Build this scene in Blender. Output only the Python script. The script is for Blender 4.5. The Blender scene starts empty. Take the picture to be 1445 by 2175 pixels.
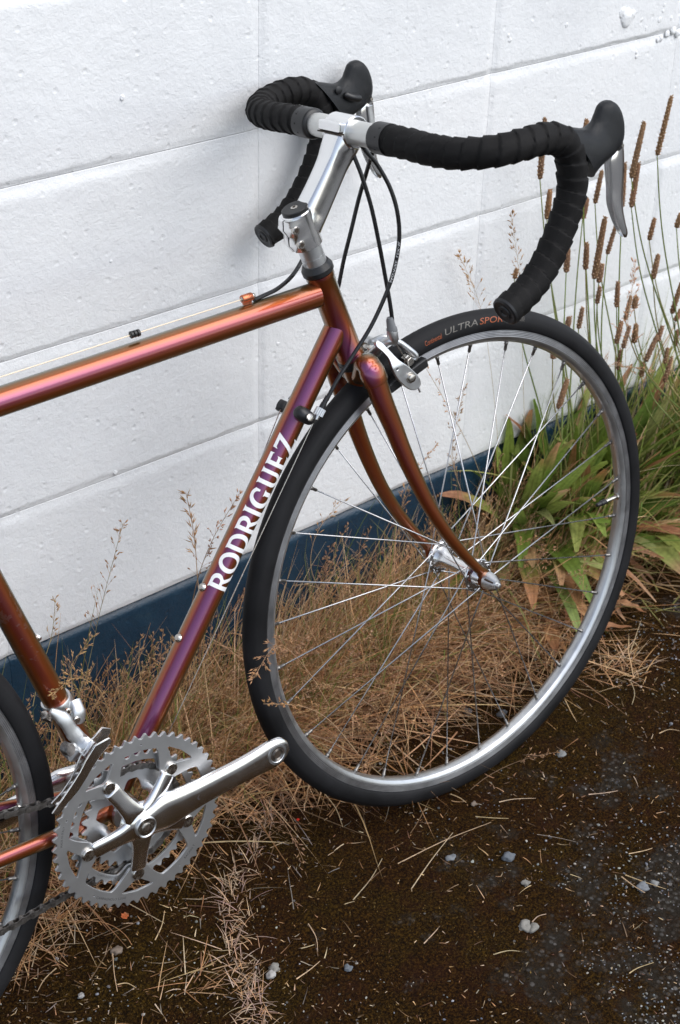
import bpy, bmesh, math, random
import numpy as np
from mathutils import Vector, Matrix, noise

rnd = random.Random(11)
scene = bpy.context.scene
COL = scene.collection
PI = math.pi

# ------------------------------------------------------------------ camera, sky, sun, exposure
CAM_POS = np.array([-1.15549387, -1.45725813, 1.44148848])
YAW, PITCH, ROLL, FPX, IW, IH = .731355082, -.549101218, .0312112900, 3292.00716, 1445., 2175.


def cam_axes():
    f = np.array([math.sin(YAW) * math.cos(PITCH), math.cos(YAW) * math.cos(PITCH), math.sin(PITCH)])
    r0 = np.array([math.cos(YAW), -math.sin(YAW), 0.]); u0 = np.cross(r0, f)
    r = math.cos(ROLL) * r0 + math.sin(ROLL) * u0; u = -math.sin(ROLL) * r0 + math.cos(ROLL) * u0
    return r, u, f


CR, CU, CF = cam_axes()
cam_data = bpy.data.cameras.new('camera')
cam = bpy.data.objects.new('camera', cam_data); COL.objects.link(cam)
mw = Matrix.Identity(4)
for i in range(3):
    mw[i][0] = CR[i]; mw[i][1] = CU[i]; mw[i][2] = -CF[i]; mw[i][3] = CAM_POS[i]
cam.matrix_world = mw
cam_data.sensor_fit = 'VERTICAL'; cam_data.sensor_height = 36.; cam_data.sensor_width = 24.
cam_data.lens = FPX / IH * 36.
cam_data.clip_start = .05; cam_data.clip_end = 300.
cam_data.dof.use_dof = True; cam_data.dof.focus_distance = 1.80; cam_data.dof.aperture_fstop = 11.
scene.camera = cam

SUN_EL, SUN_AZ = math.radians(52), math.radians(-62)      # azimuth measured from +X towards +Y
world = bpy.data.worlds.new('World'); scene.world = world; world.use_nodes = True
wn = world.node_tree; wn.nodes.clear()
wo = wn.nodes.new('ShaderNodeOutputWorld'); wb = wn.nodes.new('ShaderNodeBackground'); ws = wn.nodes.new('ShaderNodeTexSky')
ws.sky_type = 'NISHITA'; ws.sun_disc = False; ws.sun_elevation = SUN_EL; ws.sun_rotation = math.pi / 2 - SUN_AZ
ws.air_density = 1.0; ws.dust_density = 1.0; ws.ozone_density = 2.0
wb.inputs['Strength'].default_value = .125
whs = wn.nodes.new('ShaderNodeHueSaturation'); whs.inputs['Saturation'].default_value = .52      # thin cloud whitens the sky
wn.links.new(ws.outputs[0], whs.inputs['Color']); wn.links.new(whs.outputs[0], wb.inputs[0]); wn.links.new(wb.outputs[0], wo.inputs[0])
sd = bpy.data.lights.new('sun', 'SUN'); sd.energy = 1.5; sd.angle = math.radians(58); sd.color = (1., .965, .92)
sun = bpy.data.objects.new('sun', sd); COL.objects.link(sun)
sdir = Vector((math.cos(SUN_EL) * math.cos(SUN_AZ), math.cos(SUN_EL) * math.sin(SUN_AZ), math.sin(SUN_EL)))
sun.rotation_euler = (-sdir).to_track_quat('-Z', 'Y').to_euler(); sun.location = sdir * 8
scene.view_settings.view_transform = 'Standard'; scene.view_settings.look = 'None'
scene.view_settings.exposure = 0.80; scene.view_settings.gamma = 1.0
scene.view_settings.use_curve_mapping = False

# ------------------------------------------------------------------ helpers: tags, meshes
def tag(o, label=None, cat=None, group=None, kind=None):
    if label: o['label'] = label
    if cat: o['category'] = cat
    if group: o['group'] = group
    if kind: o['kind'] = kind
    return o


def empty(name, loc=(0, 0, 0), parent=None):
    o = bpy.data.objects.new(name, None); COL.objects.link(o); o.location = loc; o.empty_display_size = .05
    if parent: o.parent = parent
    return o


class MB:
    """collects faces; build() links them as one mesh object"""
    def __init__(s): s.v = []; s.f = []; s.c = []

    def add(s, v, f, col=None):
        n = len(s.v); s.v.extend([tuple(p) for p in v]); s.f.extend([tuple(i + n for i in q) for q in f])
        if col is not None: s.c.extend([col] * len(v))
        return s

    def mesh(s, name, mat, smooth=True):
        me = bpy.data.meshes.new(name); me.from_pydata(s.v, [], s.f)
        if s.c and len(s.c) == len(s.v):
            a = me.color_attributes.new('Col', 'FLOAT_COLOR', 'POINT')
            a.data.foreach_set('color', np.array([(c[0], c[1], c[2], 1.) for c in s.c], dtype=np.float32).ravel())
        if mat: me.materials.append(mat)
        if smooth: me.polygons.foreach_set('use_smooth', [True] * len(me.polygons))
        me.update()
        return me

    def build(s, name, mat, parent=None, smooth=True, loc=(0, 0, 0), sharp=None):
        me = s.mesh(name, mat, smooth)
        if sharp and smooth:
            me.set_sharp_from_angle(angle=math.radians(sharp))
        return link(name, me, parent, loc)


def link(name, me, parent=None, loc=(0, 0, 0), rot=None):
    o = bpy.data.objects.new(name, me); COL.objects.link(o); o.location = loc
    if rot is not None: o.rotation_euler = rot
    if parent: o.parent = parent
    return o


def V(*a): return np.array(a, float)


def unit(a):
    a = np.array(a, float); return a / max(1e-12, np.linalg.norm(a))


def catmull(pts, n=8, closed=False):
    P = [np.array(p, float) for p in pts]; out = []
    N = len(P)
    rng = range(N) if closed else range(N - 1)
    for i in rng:
        if closed: p0, p1, p2, p3 = P[i - 1], P[i], P[(i + 1) % N], P[(i + 2) % N]
        else: p0, p1, p2, p3 = P[max(i - 1, 0)], P[i], P[i + 1], P[min(i + 2, N - 1)]
        for k in range(n):
            t = k / n
            out.append(.5 * ((2 * p1) + (-p0 + p2) * t + (2 * p0 - 5 * p1 + 4 * p2 - p3) * t * t + (-p0 + 3 * p1 - 3 * p2 + p3) * t ** 3))
    if not closed: out.append(P[-1])
    return out


def frames(path, up=(0, 1, 0)):
    P = np.array(path, float); n = len(P); T = np.gradient(P, axis=0); T /= np.linalg.norm(T, axis=1)[:, None] + 1e-12
    A = np.zeros_like(P); u = np.array(up, float)
    if abs(u @ T[0]) > .95: u = np.array([1., .1, 0])
    a = u - (u @ T[0]) * T[0]; a /= np.linalg.norm(a); A[0] = a
    for i in range(1, n):
        a = A[i - 1] - (A[i - 1] @ T[i]) * T[i]; A[i] = a / np.linalg.norm(a)
    return P, T, A, np.cross(T, A)


def tube(mb, path, r, seg=16, cap=True, up=(0, 1, 0), r2=None, col=None, fn=None):
    """sweep; r along 'up' side, r2 across; fn(i,s,theta)->radius multiplier/offset"""
    P, T, A, B = frames(path, up); n = len(P)
    rr = np.full(n, r, float) if np.isscalar(r) else np.array(r, float)
    rb = rr if r2 is None else (np.full(n, r2, float) if np.isscalar(r2) else np.array(r2, float))
    s = np.concatenate([[0], np.cumsum(np.linalg.norm(np.diff(P, axis=0), axis=1))])
    v = []
    for i in range(n):
        for k in range(seg):
            t = 2 * PI * k / seg; e = 0 if fn is None else fn(s[i], t)
            v.append(P[i] + A[i] * (rr[i] + e) * math.cos(t) + B[i] * (rb[i] + e) * math.sin(t))
    f = [(i * seg + k, i * seg + (k + 1) % seg, (i + 1) * seg + (k + 1) % seg, (i + 1) * seg + k) for i in range(n - 1) for k in range(seg)]
    if cap:
        f.append(tuple(range(seg - 1, -1, -1))); f.append(tuple((n - 1) * seg + k for k in range(seg)))
    mb.add(v, f, col); return mb


def cyl(mb, a, b, r, seg=20, cap=True, col=None):
    return tube(mb, [a, b], r, seg, cap, col=col)


def lathe(mb, o, axis, prof, seg=24, cap=True, ref=None):
    """prof: list of (distance along axis, radius)"""
    o = np.array(o, float); T = unit(axis); u = np.array([0, 0, 1.]) if abs(T[2]) < .9 else np.array([1., 0, 0])
    if ref is not None: u = np.array(ref, float)
    A = unit(u - (u @ T) * T); B = np.cross(T, A); v = []
    for s, r in prof:
        for k in range(seg):
            t = 2 * PI * k / seg; v.append(o + T * s + (A * math.cos(t) + B * math.sin(t)) * r)
    n = len(prof)
    f = [(i * seg + k, i * seg + (k + 1) % seg, (i + 1) * seg + (k + 1) % seg, (i + 1) * seg + k) for i in range(n - 1) for k in range(seg)]
    if cap:
        f.append(tuple(range(seg - 1, -1, -1))); f.append(tuple((n - 1) * seg + k for k in range(seg)))
    mb.add(v, f); return mb


def obox(mb, c, ax, ay, az):
    c = np.array(c, float); v = []
    for i in (-1, 1):
        for j in (-1, 1):
            for k in (-1, 1): v.append(c + i * np.array(ax) + j * np.array(ay) + k * np.array(az))
    mb.add(v, [(0, 1, 3, 2), (4, 6, 7, 5), (0, 4, 5, 1), (2, 3, 7, 6), (0, 2, 6, 4), (1, 5, 7, 3)]); return mb


def flat_curve(loops, extrude, bevel=0., res=2, offset=0.):
    """filled 2D shape with holes -> mesh in its XY plane, extruded along Z"""
    cu = bpy.data.curves.new('shape', 'CURVE'); cu.dimensions = '2D'; cu.fill_mode = 'BOTH'
    cu.extrude = extrude; cu.bevel_depth = bevel; cu.bevel_resolution = res; cu.offset = offset
    for lp in loops:
        sp = cu.splines.new('POLY'); sp.points.add(len(lp) - 1); sp.use_cyclic_u = True
        for i, p in enumerate(lp): sp.points[i].co = (p[0], p[1], 0, 1)
    ob = bpy.data.objects.new('shape', cu); COL.objects.link(ob)
    dg = bpy.context.evaluated_depsgraph_get(); dg.update()
    me = bpy.data.meshes.new_from_object(ob.evaluated_get(dg))
    bpy.data.objects.remove(ob); bpy.data.curves.remove(cu)
    return me


def text_mesh(s, size, extrude=0.):
    cu = bpy.data.curves.new('lettering', 'FONT'); cu.body = s; cu.size = size; cu.extrude = extrude; cu.resolution_u = 3
    ob = bpy.data.objects.new('lettering', cu); COL.objects.link(ob)
    dg = bpy.context.evaluated_depsgraph_get(); dg.update()
    me = bpy.data.meshes.new_from_object(ob.evaluated_get(dg))
    bpy.data.objects.remove(ob); bpy.data.curves.remove(cu)
    return me


def remap(me, fn, name, mat, parent=None, smooth=False, sharp=None):
    co = np.empty(len(me.vertices) * 3, np.float32); me.vertices.foreach_get('co', co); co = co.reshape(-1, 3)
    new = np.array([fn(*p) for p in co], np.float32); me.vertices.foreach_set('co', new.ravel())
    me.materials.clear(); me.materials.append(mat); me.name = name
    if smooth: me.polygons.foreach_set('use_smooth', [True] * len(me.polygons))
    me.update()
    if sharp: me.set_sharp_from_angle(angle=math.radians(sharp))
    return link(name, me, parent)


def cut_edges(me, maxlen):
    bm = bmesh.new(); bm.from_mesh(me)
    bmesh.ops.triangulate(bm, faces=bm.faces)
    for _ in range(4):
        es = [e for e in bm.edges if e.calc_length() > maxlen]
        if not es: break
        bmesh.ops.subdivide_edges(bm, edges=es, cuts=1)
        bmesh.ops.triangulate(bm, faces=bm.faces)
    bm.to_mesh(me); bm.free(); return me


# ------------------------------------------------------------------ materials
def nodes_of(name):
    m = bpy.data.materials.new(name); m.use_nodes = True; nt = m.node_tree
    return m, nt, nt.nodes['Principled BSDF'], nt.nodes['Material Output']


def N(nt, t, **kw):
    n = nt.nodes.new(t)
    for k, v in kw.items():
        if k in n.inputs.keys() if isinstance(k, str) and not hasattr(n, k) else False: n.inputs[k].default_value = v
        else: setattr(n, k, v)
    return n


def L(nt, a, b): nt.links.new(a, b)


def ntex(nt, scale, detail=4, rough=.55, coord=None, dist=0.):
    n = nt.nodes.new('ShaderNodeTexNoise'); n.inputs['Scale'].default_value = scale; n.inputs['Detail'].default_value = detail
    n.inputs['Roughness'].default_value = rough; n.inputs['Distortion'].default_value = dist
    if coord is not None: L(nt, coord, n.inputs['Vector'])
    return n


def ramp(nt, src, stops, interp='LINEAR'):
    r = nt.nodes.new('ShaderNodeValToRGB'); r.color_ramp.interpolation = interp
    while len(r.color_ramp.elements) < len(stops): r.color_ramp.elements.new(.5)
    for e, (p, c) in zip(r.color_ramp.elements, stops):
        e.position = p; e.color = (c[0], c[1], c[2], 1) if hasattr(c, '__len__') else (c, c, c, 1)
    L(nt, src, r.inputs[0]); return r


def mixc(nt, fac, a, b, mode='MIX'):
    m = nt.nodes.new('ShaderNodeMix'); m.data_type = 'RGBA'; m.blend_type = mode
    for sock, val in ((m.inputs[0], fac), (m.inputs[6], a), (m.inputs[7], b)):
        if hasattr(val, 'is_output'): L(nt, val, sock)
        elif hasattr(val, '__len__'): sock.default_value = (val[0], val[1], val[2], 1)
        else: sock.default_value = val
    return m.outputs[2]


def math_n(nt, op, a, b=0., c=0.):
    m = nt.nodes.new('ShaderNodeMath'); m.operation = op
    for i, v in enumerate((a, b, c)):
        if hasattr(v, 'is_output'): L(nt, v, m.inputs[i])
        else: m.inputs[i].default_value = v
    return m.outputs[0]


def bump(nt, h, strength, dist, bsdf, prev=None):
    b = nt.nodes.new('ShaderNodeBump'); b.inputs['Strength'].default_value = strength; b.inputs['Distance'].default_value = dist
    L(nt, h, b.inputs['Height'])
    if prev: L(nt, prev, b.inputs['Normal'])
    if bsdf: L(nt, b.outputs[0], bsdf.inputs['Normal'])
    return b.outputs[0]


def simple(name, col, rough=.5, metal=0., coat=0., var=.12, scale=60, bmp=0., bscale=400, spec=.5, aniso=0., rvar=.06):
    m, nt, b, o = nodes_of(name)
    g = nt.nodes.new('ShaderNodeTexCoord').outputs['Object']
    n = ntex(nt, scale, 4, .6, g)
    c0 = [max(0, x * (1 - var)) for x in col]; c1 = [min(1, x * (1 + var)) for x in col]
    r = ramp(nt, n.outputs[0], [(.3, c0), (.7, c1)]); L(nt, r.outputs[0], b.inputs['Base Color'])
    rr = ramp(nt, n.outputs[0], [(.3, max(0, rough - rvar)), (.7, min(1, rough + rvar))]); L(nt, rr.outputs[0], b.inputs['Roughness'])
    b.inputs['Metallic'].default_value = metal; b.inputs['Coat Weight'].default_value = coat
    b.inputs['Specular IOR Level'].default_value = spec; b.inputs['Anisotropic'].default_value = aniso
    if bmp:
        n2 = ntex(nt, bscale, 3, .6, g); bump(nt, n2.outputs[0], 1., bmp, b)
    return m


M = {}
# colour-shifting frame paint: pearl flakes go violet face-on, maroon to bronze towards grazing
def paint():
    m, nt, b, o = nodes_of('flip_paint')
    g = nt.nodes.new('ShaderNodeTexCoord').outputs['Object']
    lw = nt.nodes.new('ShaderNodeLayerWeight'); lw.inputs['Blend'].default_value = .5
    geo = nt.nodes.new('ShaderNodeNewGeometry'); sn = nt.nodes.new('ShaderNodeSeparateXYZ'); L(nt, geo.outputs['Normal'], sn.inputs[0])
    # light from above painted in: upward faces get a copper hue shift
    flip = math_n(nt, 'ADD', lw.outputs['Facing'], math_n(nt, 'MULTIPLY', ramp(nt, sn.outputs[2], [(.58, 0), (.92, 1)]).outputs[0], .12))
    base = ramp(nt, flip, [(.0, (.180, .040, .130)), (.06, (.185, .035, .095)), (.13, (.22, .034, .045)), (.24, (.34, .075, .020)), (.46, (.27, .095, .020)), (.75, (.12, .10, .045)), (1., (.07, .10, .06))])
    fl = nt.nodes.new('ShaderNodeTexVoronoi'); fl.inputs['Scale'].default_value = 1800; L(nt, g, fl.inputs['Vector'])
    c = mixc(nt, .06, base.outputs[0], fl.outputs['Color'], 'SOFT_LIGHT')
    # chips and scuffs with a shape of their own
    n = ntex(nt, 55, 5, .7, g); n2 = ntex(nt, 9, 2, .5, g)
    chips = ramp(nt, math_n(nt, 'MULTIPLY', n.outputs[0], n2.outputs[0]), [(.42, 0), (.44, 1)])
    c = mixc(nt, math_n(nt, 'MULTIPLY', chips.outputs[0], .22), c, (.45, .38, .38))
    L(nt, c, b.inputs['Base Color'])
    b.inputs['Metallic'].default_value = .85; b.inputs['Roughness'].default_value = .33
    b.inputs['Coat Weight'].default_value = 1.; b.inputs['Coat Roughness'].default_value = .06
    f2 = ntex(nt, 900, 2, .5, g); bump(nt, f2.outputs[0], .3, .0001, b)
    return m


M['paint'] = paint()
M['polished'] = simple('polished_aluminium', (.86, .86, .86), .19, 1., var=.03, scale=25)
M['satin'] = simple('satin_aluminium', (.66, .67, .68), .36, 1., var=.05, scale=80, bmp=.00003, bscale=900)
M['ring'] = simple('anodised_ring', (.60, .61, .62), .45, 1., var=.02, scale=60, rvar=.015)
M['rim'] = simple('rim_aluminium', (.56, .57, .58), .34, .95, var=.08, scale=40)
M['track'] = simple('worn_brake_track', (.30, .30, .31), .38, .9, var=.25, scale=30)
M['bar'] = simple('frosted_bar', (.62, .62, .60), .42, .75, var=.05, scale=60)
M['steel'] = simple('spoke_steel', (.50, .50, .51), .28, 1., var=.1)
M['darksteel'] = simple('oily_chain_steel', (.20, .19, .18), .38, .95, var=.45, scale=140)
M['boltsteel'] = simple('bolt_steel', (.55, .52, .48), .25, 1., var=.2, scale=200)
M['hole'] = simple('dark_socket', (.05, .035, .025), .7, .3, var=.4, scale=300)  # plain dark pieces laid where sockets, gaps and grooves are
M['tyre'] = simple('tyre_rubber', (.0095, .0095, .0105), .62, 0., var=.45, scale=14, bmp=.00015, bscale=260, spec=.22)
M['plastic'] = simple('black_plastic', (.011, .011, .012), .40, 0., var=.2, spec=.5)
M['cable'] = simple('cable_housing', (.012, .012, .013), .28, 0., var=.2, spec=.5)
M['greyplastic'] = simple('grey_ferrule', (.16, .165, .17), .5, 0., var=.15)
M['stopplate'] = simple('copper_stop', (.50, .16, .08), .3, .8, var=.15)
M['wire'] = simple('inner_wire', (.62, .55, .42), .35, .6, var=.1)
M['white'] = simple('white_lettering', (.82, .82, .82), .4, 0., var=.02)
M['orange'] = simple('orange_print', (.30, .065, .014), .5, 0., var=.05)
M['greyprint'] = simple('grey_print', (.13, .12, .105), .5, 0., var=.1)
M['darkprint'] = simple('dark_print', (.08, .08, .085), .5, .3, var=.1)


def tape_mat():
    m, nt, b, o = nodes_of('bar_tape_cork')
    g = nt.nodes.new('ShaderNodeTexCoord').outputs['Object']
    n = ntex(nt, 700, 3, .7, g); sp = ramp(nt, n.outputs[0], [(.66, (.0095, .009, .009)), (.76, (.06, .055, .05))])
    n3 = ntex(nt, 30, 4, .6, g); d = ramp(nt, n3.outputs[0], [(.35, (.75,) * 3), (.7, (1.35,) * 3)])
    L(nt, mixc(nt, 1., sp.outputs[0], d.outputs[0], 'MULTIPLY'), b.inputs['Base Color'])
    b.inputs['Roughness'].default_value = .70; b.inputs['Specular IOR Level'].default_value = .16
    bump(nt, n.outputs[0], .8, .0002, b); return m


def hood_mat():
    m, nt, b, o = nodes_of('hood_rubber')
    g = nt.nodes.new('ShaderNodeTexCoord').outputs['Object']
    v = nt.nodes.new('ShaderNodeTexVoronoi'); v.feature = 'DISTANCE_TO_EDGE'; v.inputs['Scale'].default_value = 620; L(nt, g, v.inputs['Vector'])
    b.inputs['Base Color'].default_value = (.010, .011, .0125, 1); b.inputs['Roughness'].default_value = .36; b.inputs['Specular IOR Level'].default_value = .3
    r = ramp(nt, v.outputs[0], [(0, 0), (.12, 1)]); bump(nt, r.outputs[0], .7, .00025, b); return m


M['tape'] = tape_mat(); M['hood'] = hood_mat()


def wall_mat():
    m, nt, b, o = nodes_of('painted_block')
    p = nt.nodes.new('ShaderNodeNewGeometry').outputs['Position']
    sx = nt.nodes.new('ShaderNodeSeparateXYZ'); L(nt, p, sx.inputs[0])
    # colour: white emulsion, faint dirt and rust freckles, glossy navy below the paint line
    n1 = ntex(nt, 3.2, 5, .6, p); w = ramp(nt, n1.outputs[0], [(.3, (.72, .73, .74)), (.55, (.79, .80, .805)), (.75, (.82, .82, .82))])
    n2 = ntex(nt, 14, 6, .75, p, .6); st = ramp(nt, n2.outputs[0], [(.68, 0), (.78, 1)])
    col = mixc(nt, math_n(nt, 'MULTIPLY', st.outputs[0], .28), w.outputs[0], (.45, .43, .36))
    n6 = ntex(nt, 48, 6, .8, p, 1.); n7 = ntex(nt, 2.3, 2, .5, p)
    fr = ramp(nt, math_n(nt, 'MULTIPLY', n6.outputs[0], n7.outputs[0]), [(.425, 0), (.46, 1)])
    col = mixc(nt, math_n(nt, 'MULTIPLY', fr.outputs[0], .55), col, (.16, .11, .06))
    nz = ntex(nt, 35, 3, .6, p); edge = math_n(nt, 'ADD', sx.outputs[2], math_n(nt, 'MULTIPLY', math_n(nt, 'SUBTRACT', nz.outputs[0], .5), .007))
    blue = math_n(nt, 'LESS_THAN', edge, .2385)
    nb = ntex(nt, 22, 5, .7, p); bl = ramp(nt, nb.outputs[0], [(.3, (.007, .026, .050)), (.6, (.011, .038, .068)), (.8, (.03, .062, .085))])
    col = mixc(nt, blue, col, bl.outputs[0]); L(nt, col, b.inputs['Base Color'])
    rg = nt.nodes.new('ShaderNodeMix'); rg.data_type = 'FLOAT'; L(nt, blue, rg.inputs[0]); rg.inputs[2].default_value = .52; rg.inputs[3].default_value = .26; L(nt, rg.outputs[0], b.inputs['Roughness'])
    # relief: rolled paint over rough block, soft lumps, small pits
    a = ntex(nt, 42, 4, .6, p, .4); c = ntex(nt, 150, 5, .65, p, .5); d = ntex(nt, 430, 3, .6, p)
    h = math_n(nt, 'ADD', math_n(nt, 'MULTIPLY', a.outputs[0], .9), math_n(nt, 'MULTIPLY', c.outputs[0], .75))
    h = math_n(nt, 'ADD', h, math_n(nt, 'MULTIPLY', d.outputs[0], .22))
    v = nt.nodes.new('ShaderNodeTexVoronoi'); v.inputs['Scale'].default_value = 75; v.inputs['Randomness'].default_value = 1.; L(nt, p, v.inputs['Vector'])
    vs = nt.nodes.new('ShaderNodeSeparateColor'); L(nt, v.outputs['Color'], vs.inputs[0])
    pit = math_n(nt, 'MULTIPLY', math_n(nt, 'GREATER_THAN', vs.outputs[0], .72), ramp(nt, v.outputs['Distance'], [(.08, 1), (.3, 0)]).outputs[0])
    h = math_n(nt, 'SUBTRACT', h, math_n(nt, 'MULTIPLY', pit, .5))
    bump(nt, h, .62, .0020, b)
    return m


M['wall'] = wall_mat()


def ground_mat():
    m, nt, b, o = nodes_of('mossy_asphalt')
    p = nt.nodes.new('ShaderNodeNewGeometry').outputs['Position']
    # moss: nearly black brown with olive and rust tufts
    n1 = ntex(nt, 7, 5, .62, p); n2 = ntex(nt, 300, 6, .85, p); n3 = ntex(nt, 22, 5, .6, p)
    moss = ramp(nt, n2.outputs[0], [(.38, (.0025, .0012, .0005)), (.5, (.022, .0088, .0018)), (.63, (.105, .046, .008))])
    olive = ramp(nt, n2.outputs[0], [(.38, (.0030, .0017, .0005)), (.5, (.025, .0130, .0018)), (.63, (.120, .066, .010))])
    c = mixc(nt, ramp(nt, n1.outputs[0], [(.42, 0), (.62, 1)]).outputs[0], moss.outputs[0], olive.outputs[0])
    rust = ramp(nt, n3.outputs[0], [(.50, 0), (.66, 1)])
    c = mixc(nt, math_n(nt, 'MULTIPLY', rust.outputs[0], .5), c, mixc(nt, n2.outputs[0], (.004, .0016, .001), (.075, .026, .012)))
    # bare asphalt: grey aggregate
    va = nt.nodes.new('ShaderNodeTexVoronoi'); va.inputs['Scale'].default_value = 150; L(nt, p, va.inputs['Vector'])
    vc = nt.nodes.new('ShaderNodeSeparateColor'); L(nt, va.outputs['Color'], vc.inputs[0])
    agg = ramp(nt, vc.outputs[0], [(0, (.034, .027, .020)), (.55, (.070, .060, .050)), (.88, (.125, .118, .110)), (1., (.27, .25, .235))])
    gap = ramp(nt, va.outputs['Distance'], [(.25, 1), (.55, 0)])
    agc = mixc(nt, gap.outputs[0], (.034, .027, .020), agg.outputs[0])
    sx = nt.nodes.new('ShaderNodeSeparateXYZ'); L(nt, p, sx.inputs[0])
    # bare patches sit where wheels and feet keep the moss off: the near right of the frame, and a strip beyond the tyre
    def blob(cx, cy, rad):
        dx = math_n(nt, 'SUBTRACT', sx.outputs[0], cx); dy = math_n(nt, 'SUBTRACT', sx.outputs[1], cy)
        d = math_n(nt, 'SQRT', math_n(nt, 'ADD', math_n(nt, 'MULTIPLY', dx, dx), math_n(nt, 'MULTIPLY', dy, dy)))
        return math_n(nt, 'SUBTRACT', 1., math_n(nt, 'DIVIDE', d, rad))
    k = math_n(nt, 'MAXIMUM', blob(.20, -.86, .46), blob(.62, -.38, .12))
    k = math_n(nt, 'MAXIMUM', k, blob(.44, -.02, .22)); k = math_n(nt, 'MAXIMUM', k, blob(1.6, -1.2, 1.0))
    k = math_n(nt, 'ADD', math_n(nt, 'MULTIPLY', k, .55), math_n(nt, 'MULTIPLY', math_n(nt, 'SUBTRACT', ntex(nt, 13, 6, .7, p).outputs[0], .5), 2.2))
    bare = ramp(nt, k, [(.12, 0), (.42, 1)])
    c = mixc(nt, bare.outputs[0], c, agc)
    # beyond the mossy verge the yard is pale worn concrete
    yard = ramp(nt, math_n(nt, 'ADD', math_n(nt, 'MULTIPLY', sx.outputs[1], -.5), math_n(nt, 'MULTIPLY', math_n(nt, 'SUBTRACT', n3.outputs[0], .5), .1)), [(.62, 0), (.66, 1)])
    c = mixc(nt, yard.outputs[0], c, ramp(nt, n2.outputs[0], [(.3, (.13, .128, .125)), (.7, (.21, .205, .20))]).outputs[0])
    # sparse pale grit everywhere
    vg = nt.nodes.new('ShaderNodeTexVoronoi'); vg.inputs['Scale'].default_value = 95; L(nt, p, vg.inputs['Vector'])
    vh = nt.nodes.new('ShaderNodeSeparateColor'); L(nt, vg.outputs['Color'], vh.inputs[0])
    grit = math_n(nt, 'MULTIPLY', math_n(nt, 'GREATER_THAN', vh.outputs[1], .93), math_n(nt, 'LESS_THAN', vg.outputs['Distance'], .16))
    c = mixc(nt, math_n(nt, 'MULTIPLY', grit, .8), c, (.22, .21, .20))
    L(nt, c, b.inputs['Base Color']); b.inputs['Roughness'].default_value = .95; b.inputs['Specular IOR Level'].default_value = .08
    h = math_n(nt, 'ADD', n2.outputs[0], math_n(nt, 'MULTIPLY', ntex(nt, 420, 3, .7, p).outputs[0], .5))
    h = math_n(nt, 'ADD', h, math_n(nt, 'MULTIPLY', grit, .6)); h = math_n(nt, 'SUBTRACT', h, math_n(nt, 'MULTIPLY', va.outputs['Distance'], .4))
    bump(nt, h, 1., .006, b); return m


M['ground'] = ground_mat()


def veg(name, trans=.35, rough=.55, vein=0.):
    m, nt, b, o = nodes_of(name)
    a = nt.nodes.new('ShaderNodeAttribute'); a.attribute_name = 'Col'
    p = nt.nodes.new('ShaderNodeNewGeometry').outputs['Position']
    n = ntex(nt, 120, 4, .6, p); v = ramp(nt, n.outputs[0], [(.3, .72), (.7, 1.22)])
    c = mixc(nt, 1., a.outputs['Color'], v.outputs[0], 'MULTIPLY')
    L(nt, c, b.inputs['Base Color']); b.inputs['Roughness'].default_value = rough; b.inputs['Specular IOR Level'].default_value = .3
    t = nt.nodes.new('ShaderNodeBsdfTranslucent'); L(nt, c, t.inputs['Color'])
    mx = nt.nodes.new('ShaderNodeMixShader'); mx.inputs[0].default_value = trans
    L(nt, b.outputs[0], mx.inputs[1]); L(nt, t.outputs[0], mx.inputs[2]); L(nt, mx.outputs[0], o.inputs['Surface'])
    return m


M['straw'] = veg('dry_straw', .3); M['leaf'] = veg('plantain_leaf', .3, .45); M['seed'] = veg('seed_head', .1, .8)
M['pebble'] = veg('pebble_stone', 0., .8)

M['moss'] = veg('moss_tips', .15, .9)

# ================================================================== BICYCLE (local axes: x forward, y to its left, z up; hub-centred)
HUBW = np.array([.08186339, -.31191656, .33778544])
BY, BL = -.0432678, .1287498
Hx = np.array([math.cos(BY), math.sin(BY), 0.]); n0 = np.array([-math.sin(BY), math.cos(BY), 0.]); zz = np.array([0, 0, 1.])
Tz = math.cos(BL) * zz + math.sin(BL) * n0; Ny = math.cos(BL) * n0 - math.sin(BL) * zz
HZ = .339
bike = empty('bicycle')
bm_ = Matrix.Identity(4); o0 = HUBW - Tz * HZ
for i in range(3): bm_[i][0] = Hx[i]; bm_[i][1] = Ny[i]; bm_[i][2] = Tz[i]; bm_[i][3] = o0[i]
bike.matrix_world = bm_
tag(bike, 'copper and purple road bicycle with black taped drop handlebar leaning on the white wall', 'bicycle')


def on(px, py, y):
    """point of the bicycle at sideways distance y, from its place in the photograph"""
    ray = CF + CR * (px - IW / 2) / FPX - CU * (py - IH / 2) / FPX
    s = ((HUBW + y * Ny - CAM_POS) @ Ny) / (ray @ Ny); P = CAM_POS + s * ray - HUBW
    return np.array([P @ Hx, y, P @ Tz])


def ons(lst): return [on(*q) for q in lst]


def part(mb, name, mat, sharp=40, smooth=True): return mb.build(name, M[mat], bike, smooth, (0, 0, HZ), sharp)
def sub(mb, name, mat, parent, sharp=40, smooth=True): return mb.build(name, M[mat], parent, smooth, (0, 0, 0), sharp)
def gpart(name): return empty(name, (0, 0, HZ), bike)


YN = V(0, -1, 0)
CAML = CAM_POS - HUBW; CAML = np.array([CAML @ Hx, CAML @ Ny, CAML @ Tz])

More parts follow.
